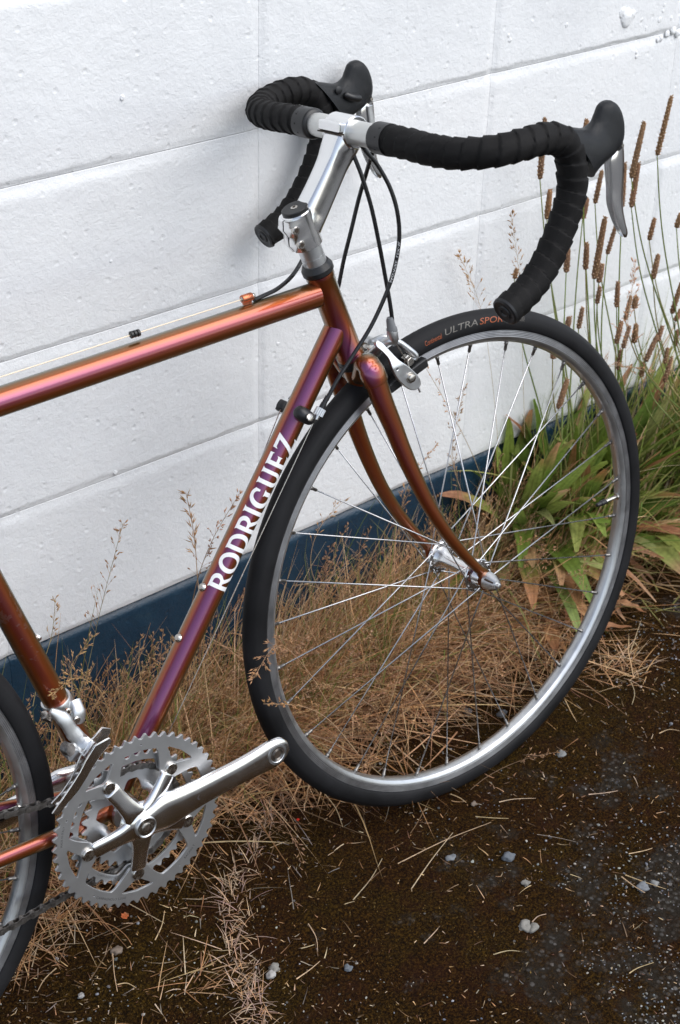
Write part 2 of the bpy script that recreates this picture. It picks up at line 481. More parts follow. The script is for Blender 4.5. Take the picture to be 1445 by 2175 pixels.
# ---------------- frame
ht_a, ht_b = V(-.1965, 0, .439), V(-.1585, 0, .331)
hax = unit(ht_a - ht_b)
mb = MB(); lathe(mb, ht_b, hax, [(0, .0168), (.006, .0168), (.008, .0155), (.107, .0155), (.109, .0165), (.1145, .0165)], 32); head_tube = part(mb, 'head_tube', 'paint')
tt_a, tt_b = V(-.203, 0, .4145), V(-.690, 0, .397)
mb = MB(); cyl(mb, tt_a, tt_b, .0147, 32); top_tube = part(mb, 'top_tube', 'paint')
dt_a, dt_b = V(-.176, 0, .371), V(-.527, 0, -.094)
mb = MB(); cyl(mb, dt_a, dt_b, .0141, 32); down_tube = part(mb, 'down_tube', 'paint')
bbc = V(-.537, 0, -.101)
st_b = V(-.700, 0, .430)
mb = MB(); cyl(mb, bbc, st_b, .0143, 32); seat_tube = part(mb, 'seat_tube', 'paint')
mb = MB(); lathe(mb, bbc + V(0, -.034, 0), (0, 1, 0), [(0, .0190), (.002, .0198), (.066, .0198), (.068, .0190)], 32); bb = part(mb, 'bottom_bracket_shell', 'paint')
mb = MB(); lathe(mb, bbc + V(0, -.040, 0), (0, 1, 0), [(0, .0150), (.001, .0185), (.0055, .0185)], 28); sub(mb, 'bearing_cup', 'satin', bb); mb = MB(); lathe(mb, bbc + V(0, .0345, 0), (0, 1, 0), [(0, .0185), (.0045, .0185), (.0055, .015)], 28); sub(mb, 'bearing_cup', 'satin', bb)
RHUB = V(-.944, 0, -.0415)
for s in (-1, 1):
    mb = MB(); pth = catmull([bbc + V(-.012, s * .020, .002), V(-.585, s * .030, -.094), V(-.665, s * .044, -.079), V(-.80, s * .058, -.060), RHUB + V(.02, s * .062, -.004)], 8)
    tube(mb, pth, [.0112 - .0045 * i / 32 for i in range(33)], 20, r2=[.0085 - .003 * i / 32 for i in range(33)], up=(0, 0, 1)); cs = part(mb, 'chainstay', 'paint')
    if s < 0:
        mb = MB(); tube(mb, [q_ + V(0, -.0006, .0012) for q_ in pth[19:31]], .0098, 14, r2=.0080, up=(0, 0, 1)); sub(mb, 'chain_guard_sleeve', 'plastic', cs)
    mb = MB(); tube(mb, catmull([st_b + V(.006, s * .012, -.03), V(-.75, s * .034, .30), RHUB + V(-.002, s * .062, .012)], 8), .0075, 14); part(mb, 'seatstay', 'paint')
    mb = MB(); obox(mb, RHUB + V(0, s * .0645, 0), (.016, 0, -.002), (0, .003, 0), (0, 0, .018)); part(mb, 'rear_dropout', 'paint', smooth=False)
mb = MB(); cyl(mb, st_b - V(-.007, 0, .02), st_b + V(-.045, 0, .155), .0134, 24); part(mb, 'seatpost', 'satin')
mb = MB()
sp = st_b + V(-.045, 0, .165)
for i in range(17):
    t = i / 16; w = .008 + .060 * max(0, 1 - abs(t - .05) / .5) ** 1.3 if t < .55 else .016 + .002 * (t - .55)
    w = .068 * (1 - min(1, t / .62)) ** 1.2 + .018
    zc = .012 * math.cos(t * PI * 1.4)
    ring = [sp + V(-.11 + .27 * t, w * math.cos(a), .010 + zc + .014 * math.sin(a)) for a in [2 * PI * k / 16 for k in range(16)]]
    n = len(mb.v); mb.v.extend([tuple(q) for q in ring])
    if i: mb.f.extend([(n - 16 + k, n - 16 + (k + 1) % 16, n + (k + 1) % 16, n + k) for k in range(16)])
mb.f.append(tuple(range(15, -1, -1))); mb.f.append(tuple(range(len(mb.v) - 16, len(mb.v)))); part(mb, 'saddle', 'plastic')

# headset, spacers
mb = MB(); lathe(mb, ht_a + hax * .0005, hax, [(0, .0165), (.0015, .0182), (.0065, .0182), (.0125, .0150), (.0128, .0134)], 32); part(mb, 'headset_cover', 'plastic', 25)
mb = MB(); lathe(mb, ht_a + hax * .013, hax, [(0, .0133), (.009, .0133), (.0092, .0128), (.0098, .0128), (.010, .0134), (.0235, .0134)], 32); part(mb, 'steerer_spacer', 'satin', 25)
mb = MB(); lathe(mb, ht_b - hax * .0115, hax, [(0, .0165), (.001, .0176), (.006, .0176), (.0062, .0168), (.0112, .0168)], 32); part(mb, 'lower_headset_race', 'plastic', 25)

# ---------------- stem
stem = gpart('stem')
sa = unit(V(-.218, 0, .513) - V(-.2045, 0, .4735))
s0 = ht_a + hax * .0365
sa = hax
mb = MB(); lathe(mb, s0, sa, [(0, .0160), (.0008, .0170), (.0415, .0170), (.0425, .0160)], 40); sub(mb, 'steerer_clamp', 'polished', stem, 25)
ctop = s0 + sa * .0425
mb = MB(); lathe(mb, ctop, sa, [(0, .0150), (.0035, .0150), (.0043, .0140)], 36); sub(mb, 'top_cap', 'plastic', stem, 25)
mb = MB(); lathe(mb, ctop + sa * .0036, sa, [(0, .0040), (.0012, .0040), (.0014, .0030)], 16); sub(mb, 'cap_bolt', 'boltsteel', stem)
mb = MB(); lathe(mb, ctop + sa * .0051, sa, [(0, .0020), (.0001, .0020)], 6); sub(mb, 'bolt_socket', 'hole', stem)
# pinch boss at the back with a wavy slit between its two ears
back = unit(V(-sa[2], 0, sa[0])); back = back if back[0] < 0 else -back
for s in (-1, 1):
    mb = MB(); nst = 9
    for i in range(nst):
        t = i / (nst - 1); zc = .002 + .0385 * t
        bulge = .0040 * (math.exp(-((t - .27) / .16) ** 2) + math.exp(-((t - .74) / .16) ** 2))
        ext = .0190 + bulge
        c = s0 + sa * zc
        ring = [c + back * .006 + V(0, s * .0010, 0), c + back * ext + V(0, s * .0010, 0), c + back * (ext + .0008) + V(0, s * .0035, 0), c + back * (ext - .002) + V(0, s * (.0105 + bulge * .5), 0), c + back * (ext - .007) + V(0, s * .0150, 0), c + back * .004 + V(0, s * .0165, 0)]
        n = len(mb.v); mb.v.extend([tuple(q) for q in ring])
        if i: mb.f.extend([(n - 6 + k, n - 6 + (k + 1) % 6, n + (k + 1) % 6, n + k) for k in range(6)])
    mb.f.append((5, 4, 3, 2, 1, 0)); mb.f.append(tuple(range(len(mb.v) - 6, len(mb.v)))); sub(mb, 'clamp_ear', 'polished', stem, 35)
for t in (.28, .74):
    c = s0 + sa * (.002 + .0385 * t) + back * .0165
    mb = MB(); lathe(mb, c + V(0, -.0105, 0), YN, [(0, .0046), (.005, .0046), (.0056, .0040)], 20); sub(mb, 'clamp_bolt', 'boltsteel', stem)
    mb = MB(); lathe(mb, c + V(0, -.01615, 0), YN, [(0, .0025), (.0002, .0025)], 6); sub(mb, 'bolt_socket', 'hole', stem)
BC = V(-.149, 0, .5865)     # bar centre
# extension: squarish forged arm
A0 = s0 + sa * .023 + V(.004, 0, .0); A1 = BC + V(-.006, 0, -.010)
ax = unit(A1 - A0); nx = unit(V(ax[2], 0, -ax[0]))
mb = MB(); NS = 22
for i in range(NS):
    t = i / (NS - 1); c = A0 + (A1 - A0) * t + nx * .0015 * math.sin(PI * t)
    hw = .0180 - .0025 * math.sin(min(1, t * 1.15) * PI * .55) + (.003 * max(0, t - .75) / .25)      # in the x-z plane
    lw = .0158 - .0012 * math.sin(PI * min(1, t * 1.1)) + .0030 * max(0, t - .7) / .3
    for k in range(28):
        a = 2 * PI * k / 28; e = .62
        ca, sn = math.cos(a), math.sin(a)
        q = c + nx * hw * math.copysign(abs(ca) ** e, ca) + V(0, 1, 0) * lw * math.copysign(abs(sn) ** e, sn)
        if abs(sn) > .8 and .1 < t < .9: q = q - V(0, math.copysign(.0012, sn), 0) * (abs(sn) - .8) / .2   # fluted sides
        mb.v.append(tuple(q))
    n = len(mb.v)
    if i: mb.f.extend([(n - 56 + k, n - 56 + (k + 1) % 28, n - 28 + (k + 1) % 28, n - 28 + k) for k in range(28)])
mb.f.append(tuple(range(27, -1, -1))); mb.f.append(tuple(range(len(mb.v) - 28, len(mb.v)))); sub(mb, 'extension', 'polished', stem, 60)
mb = MB(); lathe(mb, BC + V(0, -.0195, 0), (0, 1, 0), [(0, .0128), (0, .0165), (.0015, .0178), (.0375, .0178), (.039, .0165), (.039, .0128)], 48, cap=False); clampb = sub(mb, 'bar_clamp', 'polished', stem, 30)
mb = MB(); obox(mb, BC + V(-.0165, 0, .0075), (.0062, 0, -.001), (0, .0185, 0), (.0006, 0, .0055))
fp = sub(mb, 'face_clamp', 'polished', stem, smooth=False)
bvm = fp.modifiers.new('bevel', 'BEVEL'); bvm.width = .002; bvm.segments = 3
mb = MB(); obox(mb, BC + V(-.0172, 0, .0009), (.0065, 0, -.0008), (0, .0190, 0), (.00008, 0, .0007)); sub(mb, 'clamp_gap', 'hole', stem, smooth=False)

# ---------------- handlebar
bar = gpart('handlebar')
def side(s, pts): return [V(p[0], s * p[1], p[2]) for p in pts]
core = [(-.149, .00, .5865), (-.149, .05, .5865), (-.149, .10, .5862), (-.1475, .14, .5847), (-.139, .172, .5842), (-.117, .197, .586), (-.088, .2085, .5895), (-.060, .2115, .591), (-.037, .212, .585), (-.0240, .212, .570), (-.0200, .212, .549), (-.0205, .212, .527), (-.034, .2125, .496), (-.056, .213, .464), (-.084, .2135, .439), (-.118, .214, .423)]
mb = MB(); tube(mb, catmull(side(-1, core)[1:][::-1], 4) + catmull([V(-.149, -.03, .5865), V(-.149, .03, .5865)], 2) + catmull(side(1, core)[1:], 4), .0119, 20, up=(0, 0, 1))
lathe(mb, BC + V(0, -.056, 0), (0, 1, 0), [(0, .0118), (.008, .0131), (.104, .0131), (.112, .0118)], 32)
sub(mb, 'bar_tube', 'bar', bar)
for s in (-1, 1):
    path = catmull(side(s, core)[1:], 40)
    P = np.array(path); sl = np.concatenate([[0], np.cumsum(np.linalg.norm(np.diff(P, axis=0), axis=1))])
    keep = [i for i in range(len(P)) if sl[i] > .004]
    tp = [P[i] for i in keep][::2]
    Q = np.array(tp); q = np.concatenate([[0], np.cumsum(np.linalg.norm(np.diff(Q, axis=0), axis=1))]); tot = q[-1]
    def wrap(sv, th):
        pitch = .0158
        f = (sv / pitch - s * th / (2 * PI) + .08 * math.sin(sv * 60)) % 1.
        e = .0021 * (1 - f) ** .8 - (.0020 if f < .09 else 0.) + .0004 * math.sin(9 * th + sv * 150) * math.sin(sv * 90)
        if f > .95: e += .0010 * (f - .95) / .05
        return e
    # arc-length resample for crisp wraps
    ns = 360; ss = np.linspace(0, tot, ns); R = np.stack([np.interp(ss, q, Q[:, k]) for k in range(3)], 1)
    mb = MB(); tube(mb, R, .0151, 30, fn=wrap, up=(0, 0, 1)); tp_o = sub(mb, 'bar_tape', 'tape', bar, 50)
    mb = MB(); i1 = int(ns * .020 / tot); F = R[: i1 + 2]
    tube(mb, [F[0] - (F[1] - F[0]) * 1.5] + list(F), [.0150] + [.0166] * 1 + [.0171] * (len(F) - 1), 32, up=(0, 0, 1)); sub(mb, 'finishing_tape', 'plastic', bar, 50)
    d = unit(R[-1] - R[-4]); mb = MB(); lathe(mb, R[-1] - d * .001, d, [(0, .0166), (.0025, .0158), (.0035, .0135), (.0028, .0100), (.0028, .0080), (.0040, .0075), (.0042, .0045), (.0030, .0035)], 32); sub(mb, 'end_plug', 'plastic', bar, 30)

# ---------------- brake and shift levers
HY = -.2085
st = [((1250, 376), (1188, 267), .0174, .0), ((1262, 360), (1213, 268), .0178, 0), ((1279, 345), (1240, 269), .0172, 0), ((1300, 330), (1257, 254), .0158, 0), ((1318, 304), (1264, 236), .0148, 0),
      ((1321, 272), (1270, 222), .0140, 0), ((1316, 243), (1278, 214.5), .0122, 0), ((1307, 224), (1288, 211.5), .0085, 0), ((1300, 216), (1294, 212), .003, 0)]
def hood_mesh(s):
    As = catmull([on(*a[0], HY) for a in st], 6); Bs = catmull([on(*a[1], HY) for a in st], 6); Ws = catmull([V(a[2]) for a in st], 6)
    mb = MB(); SG = 32
    for i, (a, b, w) in enumerate(zip(As, Bs, Ws)):
        c = (a + b) / 2; e = (b - a) / 2 * (1. - .10 * min(1., i / 18) - .10 * max(0., (i - 30) / 18)); w = w * (1. - .20 * min(1., i / 18))
        for k in range(SG):
            t = 2 * PI * k / SG; ct, sn = math.cos(t), math.sin(t)
            x = math.copysign(abs(ct) ** .82, ct); y = math.copysign(abs(sn) ** .82, sn)
            q = c + e * x + V(0, 1, 0) * w[0] * y * (1 - .14 * x); q[1] *= (1 if s < 0 else -1)
            mb.v.append(tuple(q))
        n = len(mb.v)
        if i: mb.f.extend([(n - 2 * SG + k, n - 2 * SG + (k + 1) % SG, n - SG + (k + 1) % SG, n - SG + k) for k in range(SG)])
    mb.f.append(tuple(range(SG - 1, -1, -1))); mb.f.append(tuple(range(len(mb.v) - SG, len(mb.v))))
    return mb
def mir(s, p): p = np.array(p, float).copy(); p[1] = p[1] if s < 0 else -p[1]; return p
for s in (-1, 1):
    lev = gpart('brake_lever')
    sub(hood_mesh(s), 'rubber_hood', 'hood', lev, 80)
    # pivot nub under the nose
    mb = MB(); c = mir(s, on(1305, 306, HY)); lathe(mb, c + V(0, -.0105, 0), (0, 1, 0), [(0.0025, .005), (.0035, .0062), (.0175, .0062), (.0185, .005)], 20); sub(mb, 'pivot_lug', 'plastic', lev)
    mb = MB(); c2 = mir(s, on(1312, 307, HY)); lathe(mb, c2 + V(-.001, -.0085, 0), (0, 1, 0), [(0, .0020), (.0170, .0020)], 12); sub(mb, 'pivot_pin', 'boltsteel', lev)
    # blade: channelled alloy lever, cupped towards the back
    edgeF = [(1318, 282), (1324, 308), (1325.5, 335), (1325, 370), (1323, 405), (1323, 440), (1328, 470), (1333, 492), (1331, 503)]
    edgeB = [(1304, 300), (1298, 322), (1291, 338), (1292, 370), (1294, 400), (1295, 432), (1304, 465), (1316, 493), (1324, 504)]
    wid = [.0048, .0054, .0056, .0054, .0052, .0052, .0048, .0038, .0020]
    Fs = catmull([on(*e, HY - .001) for e in edgeF], 5); Bk = catmull([on(*e, HY - .001) for e in edgeB], 5); Wd = catmull([V(w) for w in wid], 5)
    mb = MB(); prof = [(1, -.30), (1.0, .30), (.80, .72), (.45, .95), (.0, 1.0), (-.05, .90), (.30, .80), (.55, .55), (.70, 0.), (.55, -.55), (.30, -.80), (-.05, -.90), (0, -1.0), (.45, -.95), (.80, -.72)]
    K = len(prof)
    for i, (f_, b_, w_) in enumerate(zip(Fs, Bk, Wd)):
        # (u, v): u from the back edge 0 to the front 1, v sideways
        for (uu, vv) in prof:
            q = b_ + (f_ - b_) * (.05 + .90 * uu) + V(0, 1, 0) * vv * w_[0]; mb.v.append(tuple(mir(s, q)))
        n = len(mb.v)
        if i: mb.f.extend([(n - 2 * K + k, n - 2 * K + (k + 1) % K, n - K + (k + 1) % K, n - K + k) for k in range(K)])
    mb.f.append(tuple(range(K - 1, -1, -1))); mb.f.append(tuple(range(len(mb.v) - K, len(mb.v)))); sub(mb, 'lever_blade', 'polished', lev, 45)
    # shift paddle behind the blade
    mb = MB(); pp = [mir(s, on(x, y, HY + .0065)) for x, y in ((1298, 322), (1299, 350), (1301, 385), (1303, 415), (1306, 440))]
    tube(mb, catmull(pp, 5), .0045, 12, r2=.0016, up=(1, 0, 0)); sub(mb, 'shift_paddle', 'satin', lev)
    # thumb button on the inner face and its round boss
    mb = MB(); ci = V(*on(1256, 300, HY)); ci[1] = HY + .0165; ci = mir(s, ci); dd = V(0, 1 if s < 0 else -1, 0)
    tube(mb, catmull([ci + V(-.010, 0, .004), ci + V(0, 0, -.001) + dd * .004, ci + V(.012, 0, -.004) + dd * .003], 5), [.0022] + [.0045] * 9 + [.0022], 12, r2=.0042, up=(0, 0, 1)); sub(mb, 'thumb_button', 'plastic', lev)
    mb = MB(); lathe(mb, ci + V(-.018, 0, .010) - dd * .002, dd, [(0, .005), (.0022, .0048), (.003, .003)], 18); sub(mb, 'hood_boss', 'plastic', lev)

# ---------------- fork
fork = gpart('fork')
cr = ht_b - hax * .0118
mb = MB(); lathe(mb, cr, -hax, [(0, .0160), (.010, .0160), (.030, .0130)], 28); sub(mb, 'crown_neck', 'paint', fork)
bl = [(795, 800, -.0365), (812, 850, -.0385), (833, 900, -.040), (857, 960, -.0425), (885, 1022, -.045), (917, 1083, -.0475), (955, 1140, -.0495), (992, 1184, -.0505), (1022, 1214, -.0515)]
blp = ons(bl)
for s in (-1, 1):
    pts = [mir(s, p) for p in catmull(blp, 6)]; n = len(pts)
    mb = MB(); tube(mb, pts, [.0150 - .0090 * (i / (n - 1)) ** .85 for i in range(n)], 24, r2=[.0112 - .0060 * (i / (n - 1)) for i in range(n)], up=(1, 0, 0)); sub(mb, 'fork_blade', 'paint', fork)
    top = np.array(pts[0])
    # sloping shoulder from the neck down onto the blade, ending in a lug lip
    bd = unit(np.array(pts[0]) - np.array(pts[3])); mb = MB(); prof = [(-.0075, 1.055), (-.0062, 1.085), (.006, 1.06), (.0120, .98), (.0165, .80), (.0190, .50), (.0198, .15)]
    u2_ = unit(V(1, 0, 0) - bd * bd[0]); v2_ = np.cross(bd, u2_)
    for i, (d_, k_) in enumerate(prof):
        for k in range(28):
            a = 2 * PI * k / 28; mb.v.append(tuple(top + bd * d_ + u2_ * .0150 * k_ * math.cos(a) + v2_ * .0115 * k_ * math.sin(a) + V(0, -s * .0035 * max(0, d_) / .0198, 0)))
        n_ = len(mb.v)
        if i: mb.f.extend([(n_ - 56 + k, n_ - 56 + (k + 1) % 28, n_ - 28 + (k + 1) % 28, n_ - 28 + k) for k in range(28)])
    mb.f.append(tuple(range(27, -1, -1))); mb.f.append(tuple(range(len(mb.v) - 28, len(mb.v)))); sub(mb, 'crown_socket', 'paint', fork, 60)
    if s > 0:
        ya = abs(top[1]) - .001; mb = MB(); cc = cr - hax * .011
        sh = catmull([top * V(1, 0, 1) + V(-.002, -ya, .008), top * V(1, 0, 1) + V(-.002, -ya * .72, .0145), cc + V(.0008, -.010, .0005), cc + V(.0008, .010, .0005), top * V(1, 0, 1) + V(-.002, ya * .72, .0145), top * V(1, 0, 1) + V(-.002, ya, .008)], 6)
        m = len(sh); tube(mb, sh, .0150, 24, r2=[.0095 + .0035 * math.sin(PI * i / (m - 1)) for i in range(m)], up=(1, 0, 0)); sub(mb, 'fork_crown', 'paint', fork)
    mb = MB(); e = np.array(pts[-1]); tube(mb, [e + V(-.004, 0, .005), e + V(.0035, 0, -.004), V(.0, s * .0515, -.002), V(.001, s * .0515, -.012)], [.006, .0085, .0105, .008], 16, r2=[.005, .0035, .0030, .0028], up=(1, 0, 0)); sub(mb, 'dropout', 'paint', fork)

# ---------------- wheels
TR, tr = .3235, .0156
def closed_ring(mb, prof, seg):
    n = len(prof)
    for k in range(seg):
        a = 2 * PI * k / seg
        for (r, y) in prof: mb.v.append((r * math.cos(a), y, r * math.sin(a)))
    mb.f.extend([(k * n + i, k * n + (i + 1) % n, ((k + 1) % seg) * n + (i + 1) % n, ((k + 1) % seg) * n + i) for k in range(seg) for i in range(n)])


def make_wheel(name, loc, front=True):
    w = empty(name, (loc[0], loc[1], loc[2] + HZ), bike)
    mb = MB(); prof = []
    for i in range(27):
        a = math.radians(-125 + 250 * i / 26); r = tr * (1 + .0 * math.cos(a))
        if abs(abs(math.degrees(a)) - 58) < 3: r += .0004
        prof.append((TR + r * math.cos(a) * (1.02 if abs(a) < .5 else 1.), -r * math.sin(a) * .93))
    prof += [(.3135, .0088), (.3100, .006), (.3100, -.006), (.3135, -.0088)]
    closed_ring(mb, prof, 180); sub(mb, 'tyre', 'tyre', w, 60)
    mb = MB(); closed_ring(mb, [(.3172, -.0103), (.3172, -.0085), (.312, -.0075), (.312, .0075), (.3172, .0085), (.3172, .0103), (.3160, .0107), (.3052, .0103), (.3030, .0095), (.3000, .0070), (.2982, .0035), (.2978, 0), (.2982, -.0035), (.3000, -.0070), (.3030, -.0095), (.3052, -.0103), (.3160, -.0107)], 180); sub(mb, 'rim', 'rim', w, 22)
    for s in (-1, 1):
        mb = MB(); pr = []
        for i in range(11):
            r = .3155 - .0095 * i / 10; pr.append((r, s * (.01085 if i % 2 else .01115)))
        pr += [(.3060, s * .0098), (.3155, s * .0098)]
        closed_ring(mb, pr, 160); sub(mb, 'brake_track', 'track', w, 10)
    fl, pr_ = (.035, .0190) if front else (.028, .0225)
    k = 1. if front else 1.25
    mb = MB()
    hp = [(-.0500, .0060), (-.0470, .0075), (-.0465, .0100), (-.0420, .0118), (-.0375, .0135), (-.0368, .0215), (-.0360, .0222), (-.0340, .0222), (-.0330, .0210), (-.0325, .0160), (-.024, .0108), (-.012, .0088), (0, .0083)]
    hp = hp + [(-a, b) for a, b in hp[::-1][1:]]
    lathe(mb, (0, 0, 0), (0, 1, 0), [(a * (1 if front else 1.28), b * k) for a, b in hp], 40); sub(mb, 'hub', 'polished', w, 28)
    rr = .2990
    protos = []
    for sd_ in (-1, 1):
        for ld in (-1, 1):
            th0 = 0.; hole = th0 + ld * math.radians(67.5)
            a = V(pr_ * math.cos(hole), sd_ * (fl + ld * .0022), pr_ * math.sin(hole)); b = V(rr, sd_ * .0015, 0)
            mb = MB(); d = b - a; tube(mb, [a - V(0, sd_ * ld * .004, 0), a, a + d * .03, b - d * .03], .00092, 8)
            me1 = mb.mesh('spoke', M['steel']); mb = MB(); u = unit(d); lathe(mb, b - u * .0125, u, [(0, .0014), (.0008, .0020), (.0075, .0020), (.0078, .0026), (.0118, .0026)], 8); me2 = mb.mesh('nipple', M['darksteel'])
            mb = MB(); lathe(mb, a - V(0, sd_ * ld * .0045, 0), (0, -sd_ * ld, 0), [(0, .0020), (.0008, .0014)], 8); me3 = mb.mesh('spoke_head', M['steel'])
            protos.append((me1, me2, me3))
    for j in range(32):
        sidx = j % 2; ld = (j // 2) % 2
        me = protos[sidx * 2 + ld]; th = math.radians(5.625 + 11.25 * j)
        link('spoke', me[0], w, (0, 0, 0), (0, -th, 0)); link('nipple', me[1], w, (0, 0, 0), (0, -th, 0)); link('spoke_head', me[2], w, (0, 0, 0), (0, -th, 0))
    mb = MB(); lathe(mb, (.2985, 0, 0), (-1, 0, 0), [(0, .0048), (.002, .0048), (.0022, .0026), (.026, .0026)], 14); sub(mb, 'valve_stem', 'boltsteel', w)
    mb = MB(); lathe(mb, (.2755, 0, 0), (-1, 0, 0), [(0, .0035), (.003, .0040), (.009, .0040), (.010, .0030), (.017, .0028), (.018, .0015)], 14); sub(mb, 'valve_cap', 'plastic', w)
    return w


fw = make_wheel('front_wheel', V(0, 0, 0))
mb = MB(); lathe(mb, V(0, -.0535, 0), YN, [(0, .0105), (.001, .0118), (.006, .0112), (.016, .0066), (.0185, .0058), (.019, .0035), (.0225, .0032), (.023, .002)], 6 * 5); q = sub(mb, 'quick_release_nut', 'satin', fw, 30)
for k in range(3):
    a = 2 * PI * k / 3 + .4
    mb = MB(); tube(mb, [V(.0112 * math.cos(a), -.0585, .0112 * math.sin(a)), V(.0070 * math.cos(a), -.0700, .0070 * math.sin(a))], [.0016, .0011], 8); sub(mb, 'nut_groove', 'hole', fw)
mb = MB(); lathe(mb, V(0, .0535, 0), (0, 1, 0), [(0, .009), (.008, .009), (.010, .006)], 24); tube(mb, catmull([V(0, .0600, 0), V(-.012, .064, .018), V(-.030, .062, .040)], 6), [.0055] * 5 + [.0045] * 7 + [.004], 12, r2=.0028, up=(1, 0, 0)); sub(mb, 'quick_release_lever', 'satin', fw)
rw = make_wheel('rear_wheel', RHUB, False)
rw.rotation_euler = (0, math.radians(3.1), 0)
# cassette behind the spokes
cas = gpart('cassette')
for k, (r, y) in enumerate([(.026, -.050), (.029, -.0465), (.032, -.043), (.036, -.0395), (.041, -.036), (.046, -.0325), (.052, -.029)]):
    t = int(r * 2 * PI / .0127)
    lp = []
    for i in range(t):
        for f_, rr in ((0, r - .003), (.3, r - .003), (.42, r + .0015), (.58, r + .0015), (.7, r - .003)): a = 2 * PI * (i + f_) / t; lp.append((rr * math.cos(a), rr * math.sin(a)))
    me = flat_curve([lp, [(.012 * math.cos(a), .012 * math.sin(a)) for a in np.linspace(0, 2 * PI, 20, endpoint=False)]], .0007)
    remap(me, lambda x, z, e, y=y: (RHUB[0] + x, y + e, RHUB[2] + z), 'sprocket', M['satin'], cas)

# print on the tyre wall
def tyre_print(s, size, th0, th1, alpha0, mat, slant=0.):
    me = text_mesh(s, 1.)
    co = np.empty(len(me.vertices) * 3, np.float32); me.vertices.foreach_get('co', co); co = co.reshape(-1, 3); w = co[:, 0].max(); x0 = co[:, 0].min()
    cut_edges(me, .25)
    def fn(x, y, z):
        th = math.radians(th0 + (th1 - th0) * (x - x0 + slant * y) / (w - x0)); al = math.radians(alpha0) - y * size / tr
        r = tr + .0004; return ((TR + r * math.cos(al)) * math.cos(th), -r * .93 * math.sin(al), (TR + r * math.cos(al)) * math.sin(th))
    return remap(me, fn, 'tyre_lettering', M[mat], fw)
tyre_print('Continental', .0085, 100.2, 95.6, 86, 'orange', .15)
tyre_print('ULTRA', .0108, 94.7, 85.3, 82, 'greyprint', .25)
tyre_print('SPORT', .0108, 84.8, 76.3, 82, 'orange', .25)
tyre_print('700x25C', .0040, 73.6, 71.2, 78, 'greyprint'); tyre_print('25-622', .0040, 73.6, 71.2, 66, 'greyprint')

# ---------------- crankset
crk = gpart('crankset')
CC = V(-.5345, 0, -.1010); A0c = math.radians(7.3)
def plane_y(y): return lambda a, b, e: (CC[0] + a, y + e, CC[2] + b)
BA = [A0c + math.radians(d) for d in (38, 110, 182, 254, 326)]      # chainring bolts
def teeth(n, root, tip, ph=0.):
    lp = []
    for i in range(n):
        for f_, r in ((.0, root), (.16, root + .0002), (.33, root + (tip - root) * .62), (.44, tip), (.56, tip), (.67, root + (tip - root) * .62), (.84, root + .0002)):
            a = 2 * PI * (i + f_) / n + ph; lp.append((r * math.cos(a), r * math.sin(a)))
    return lp
def inner(rb, rl, w0, w1, ang, n=360):
    lp = []
    for i in range(n):
        a = 2 * PI * i / n; d = min(abs((a - b + PI) % (2 * PI) - PI) for b in ang)
        # lobes reach in from radius rb to rl, half-width w1 at the root and w0 at the tip
        if d >= w1: r = rb
        elif d <= w0: r = rl
        else: t = (w1 - d) / (w1 - w0); r = rb + (rl - rb) * (t * t * (3 - 2 * t)) ** .8
        lp.append((r * math.cos(a), r * math.sin(a)))
    return lp
def circ2(cx, cy, r, n=16): return [(cx + r * math.cos(2 * PI * i / n), cy + r * math.sin(2 * PI * i / n)) for i in range(n)]
wins = []
for b in BA:
    w = []
    for da, r in ((0, .0750), (math.radians(3), .0760), (math.radians(11.5), .0868), (math.radians(13.5), .0893), (math.radians(11.5), .0910), (0, .0912), (-math.radians(11.5), .0910), (-math.radians(13.5), .0893), (-math.radians(11.5), .0868), (-math.radians(3), .0760)):
        w.append((r * math.cos(b + da), r * math.sin(b + da)))
    wins.append(w)
pins = [circ2(.0955 * math.cos(b + o_), .0955 * math.sin(b + o_), .0013, 8) for b in BA for o_ in (math.radians(36),)]
me = flat_curve([teeth(53, .1018, .1068), inner(.0880, .0590, math.radians(7.5), math.radians(23), BA)] + wins + pins, .0013, .0003, 1)
remap(me, plane_y(-.0560), 'outer_chainring', M['ring'], crk, True, 30)
me = flat_curve([teeth(41, .0775, .0828, .03), inner(.0715, .0600, math.radians(6), math.radians(17), BA)], .0011, .0003, 1)
remap(me, plane_y(-.0475), 'middle_chainring', M['ring'], crk, True, 30)
me = flat_curve([teeth(30, .0568, .0632, .02), inner(.0470, .0320, math.radians(9), math.radians(30), BA)], .0011, .0003, 1)
remap(me, plane_y(-.0415), 'inner_chainring', M['ring'], crk, True, 30)
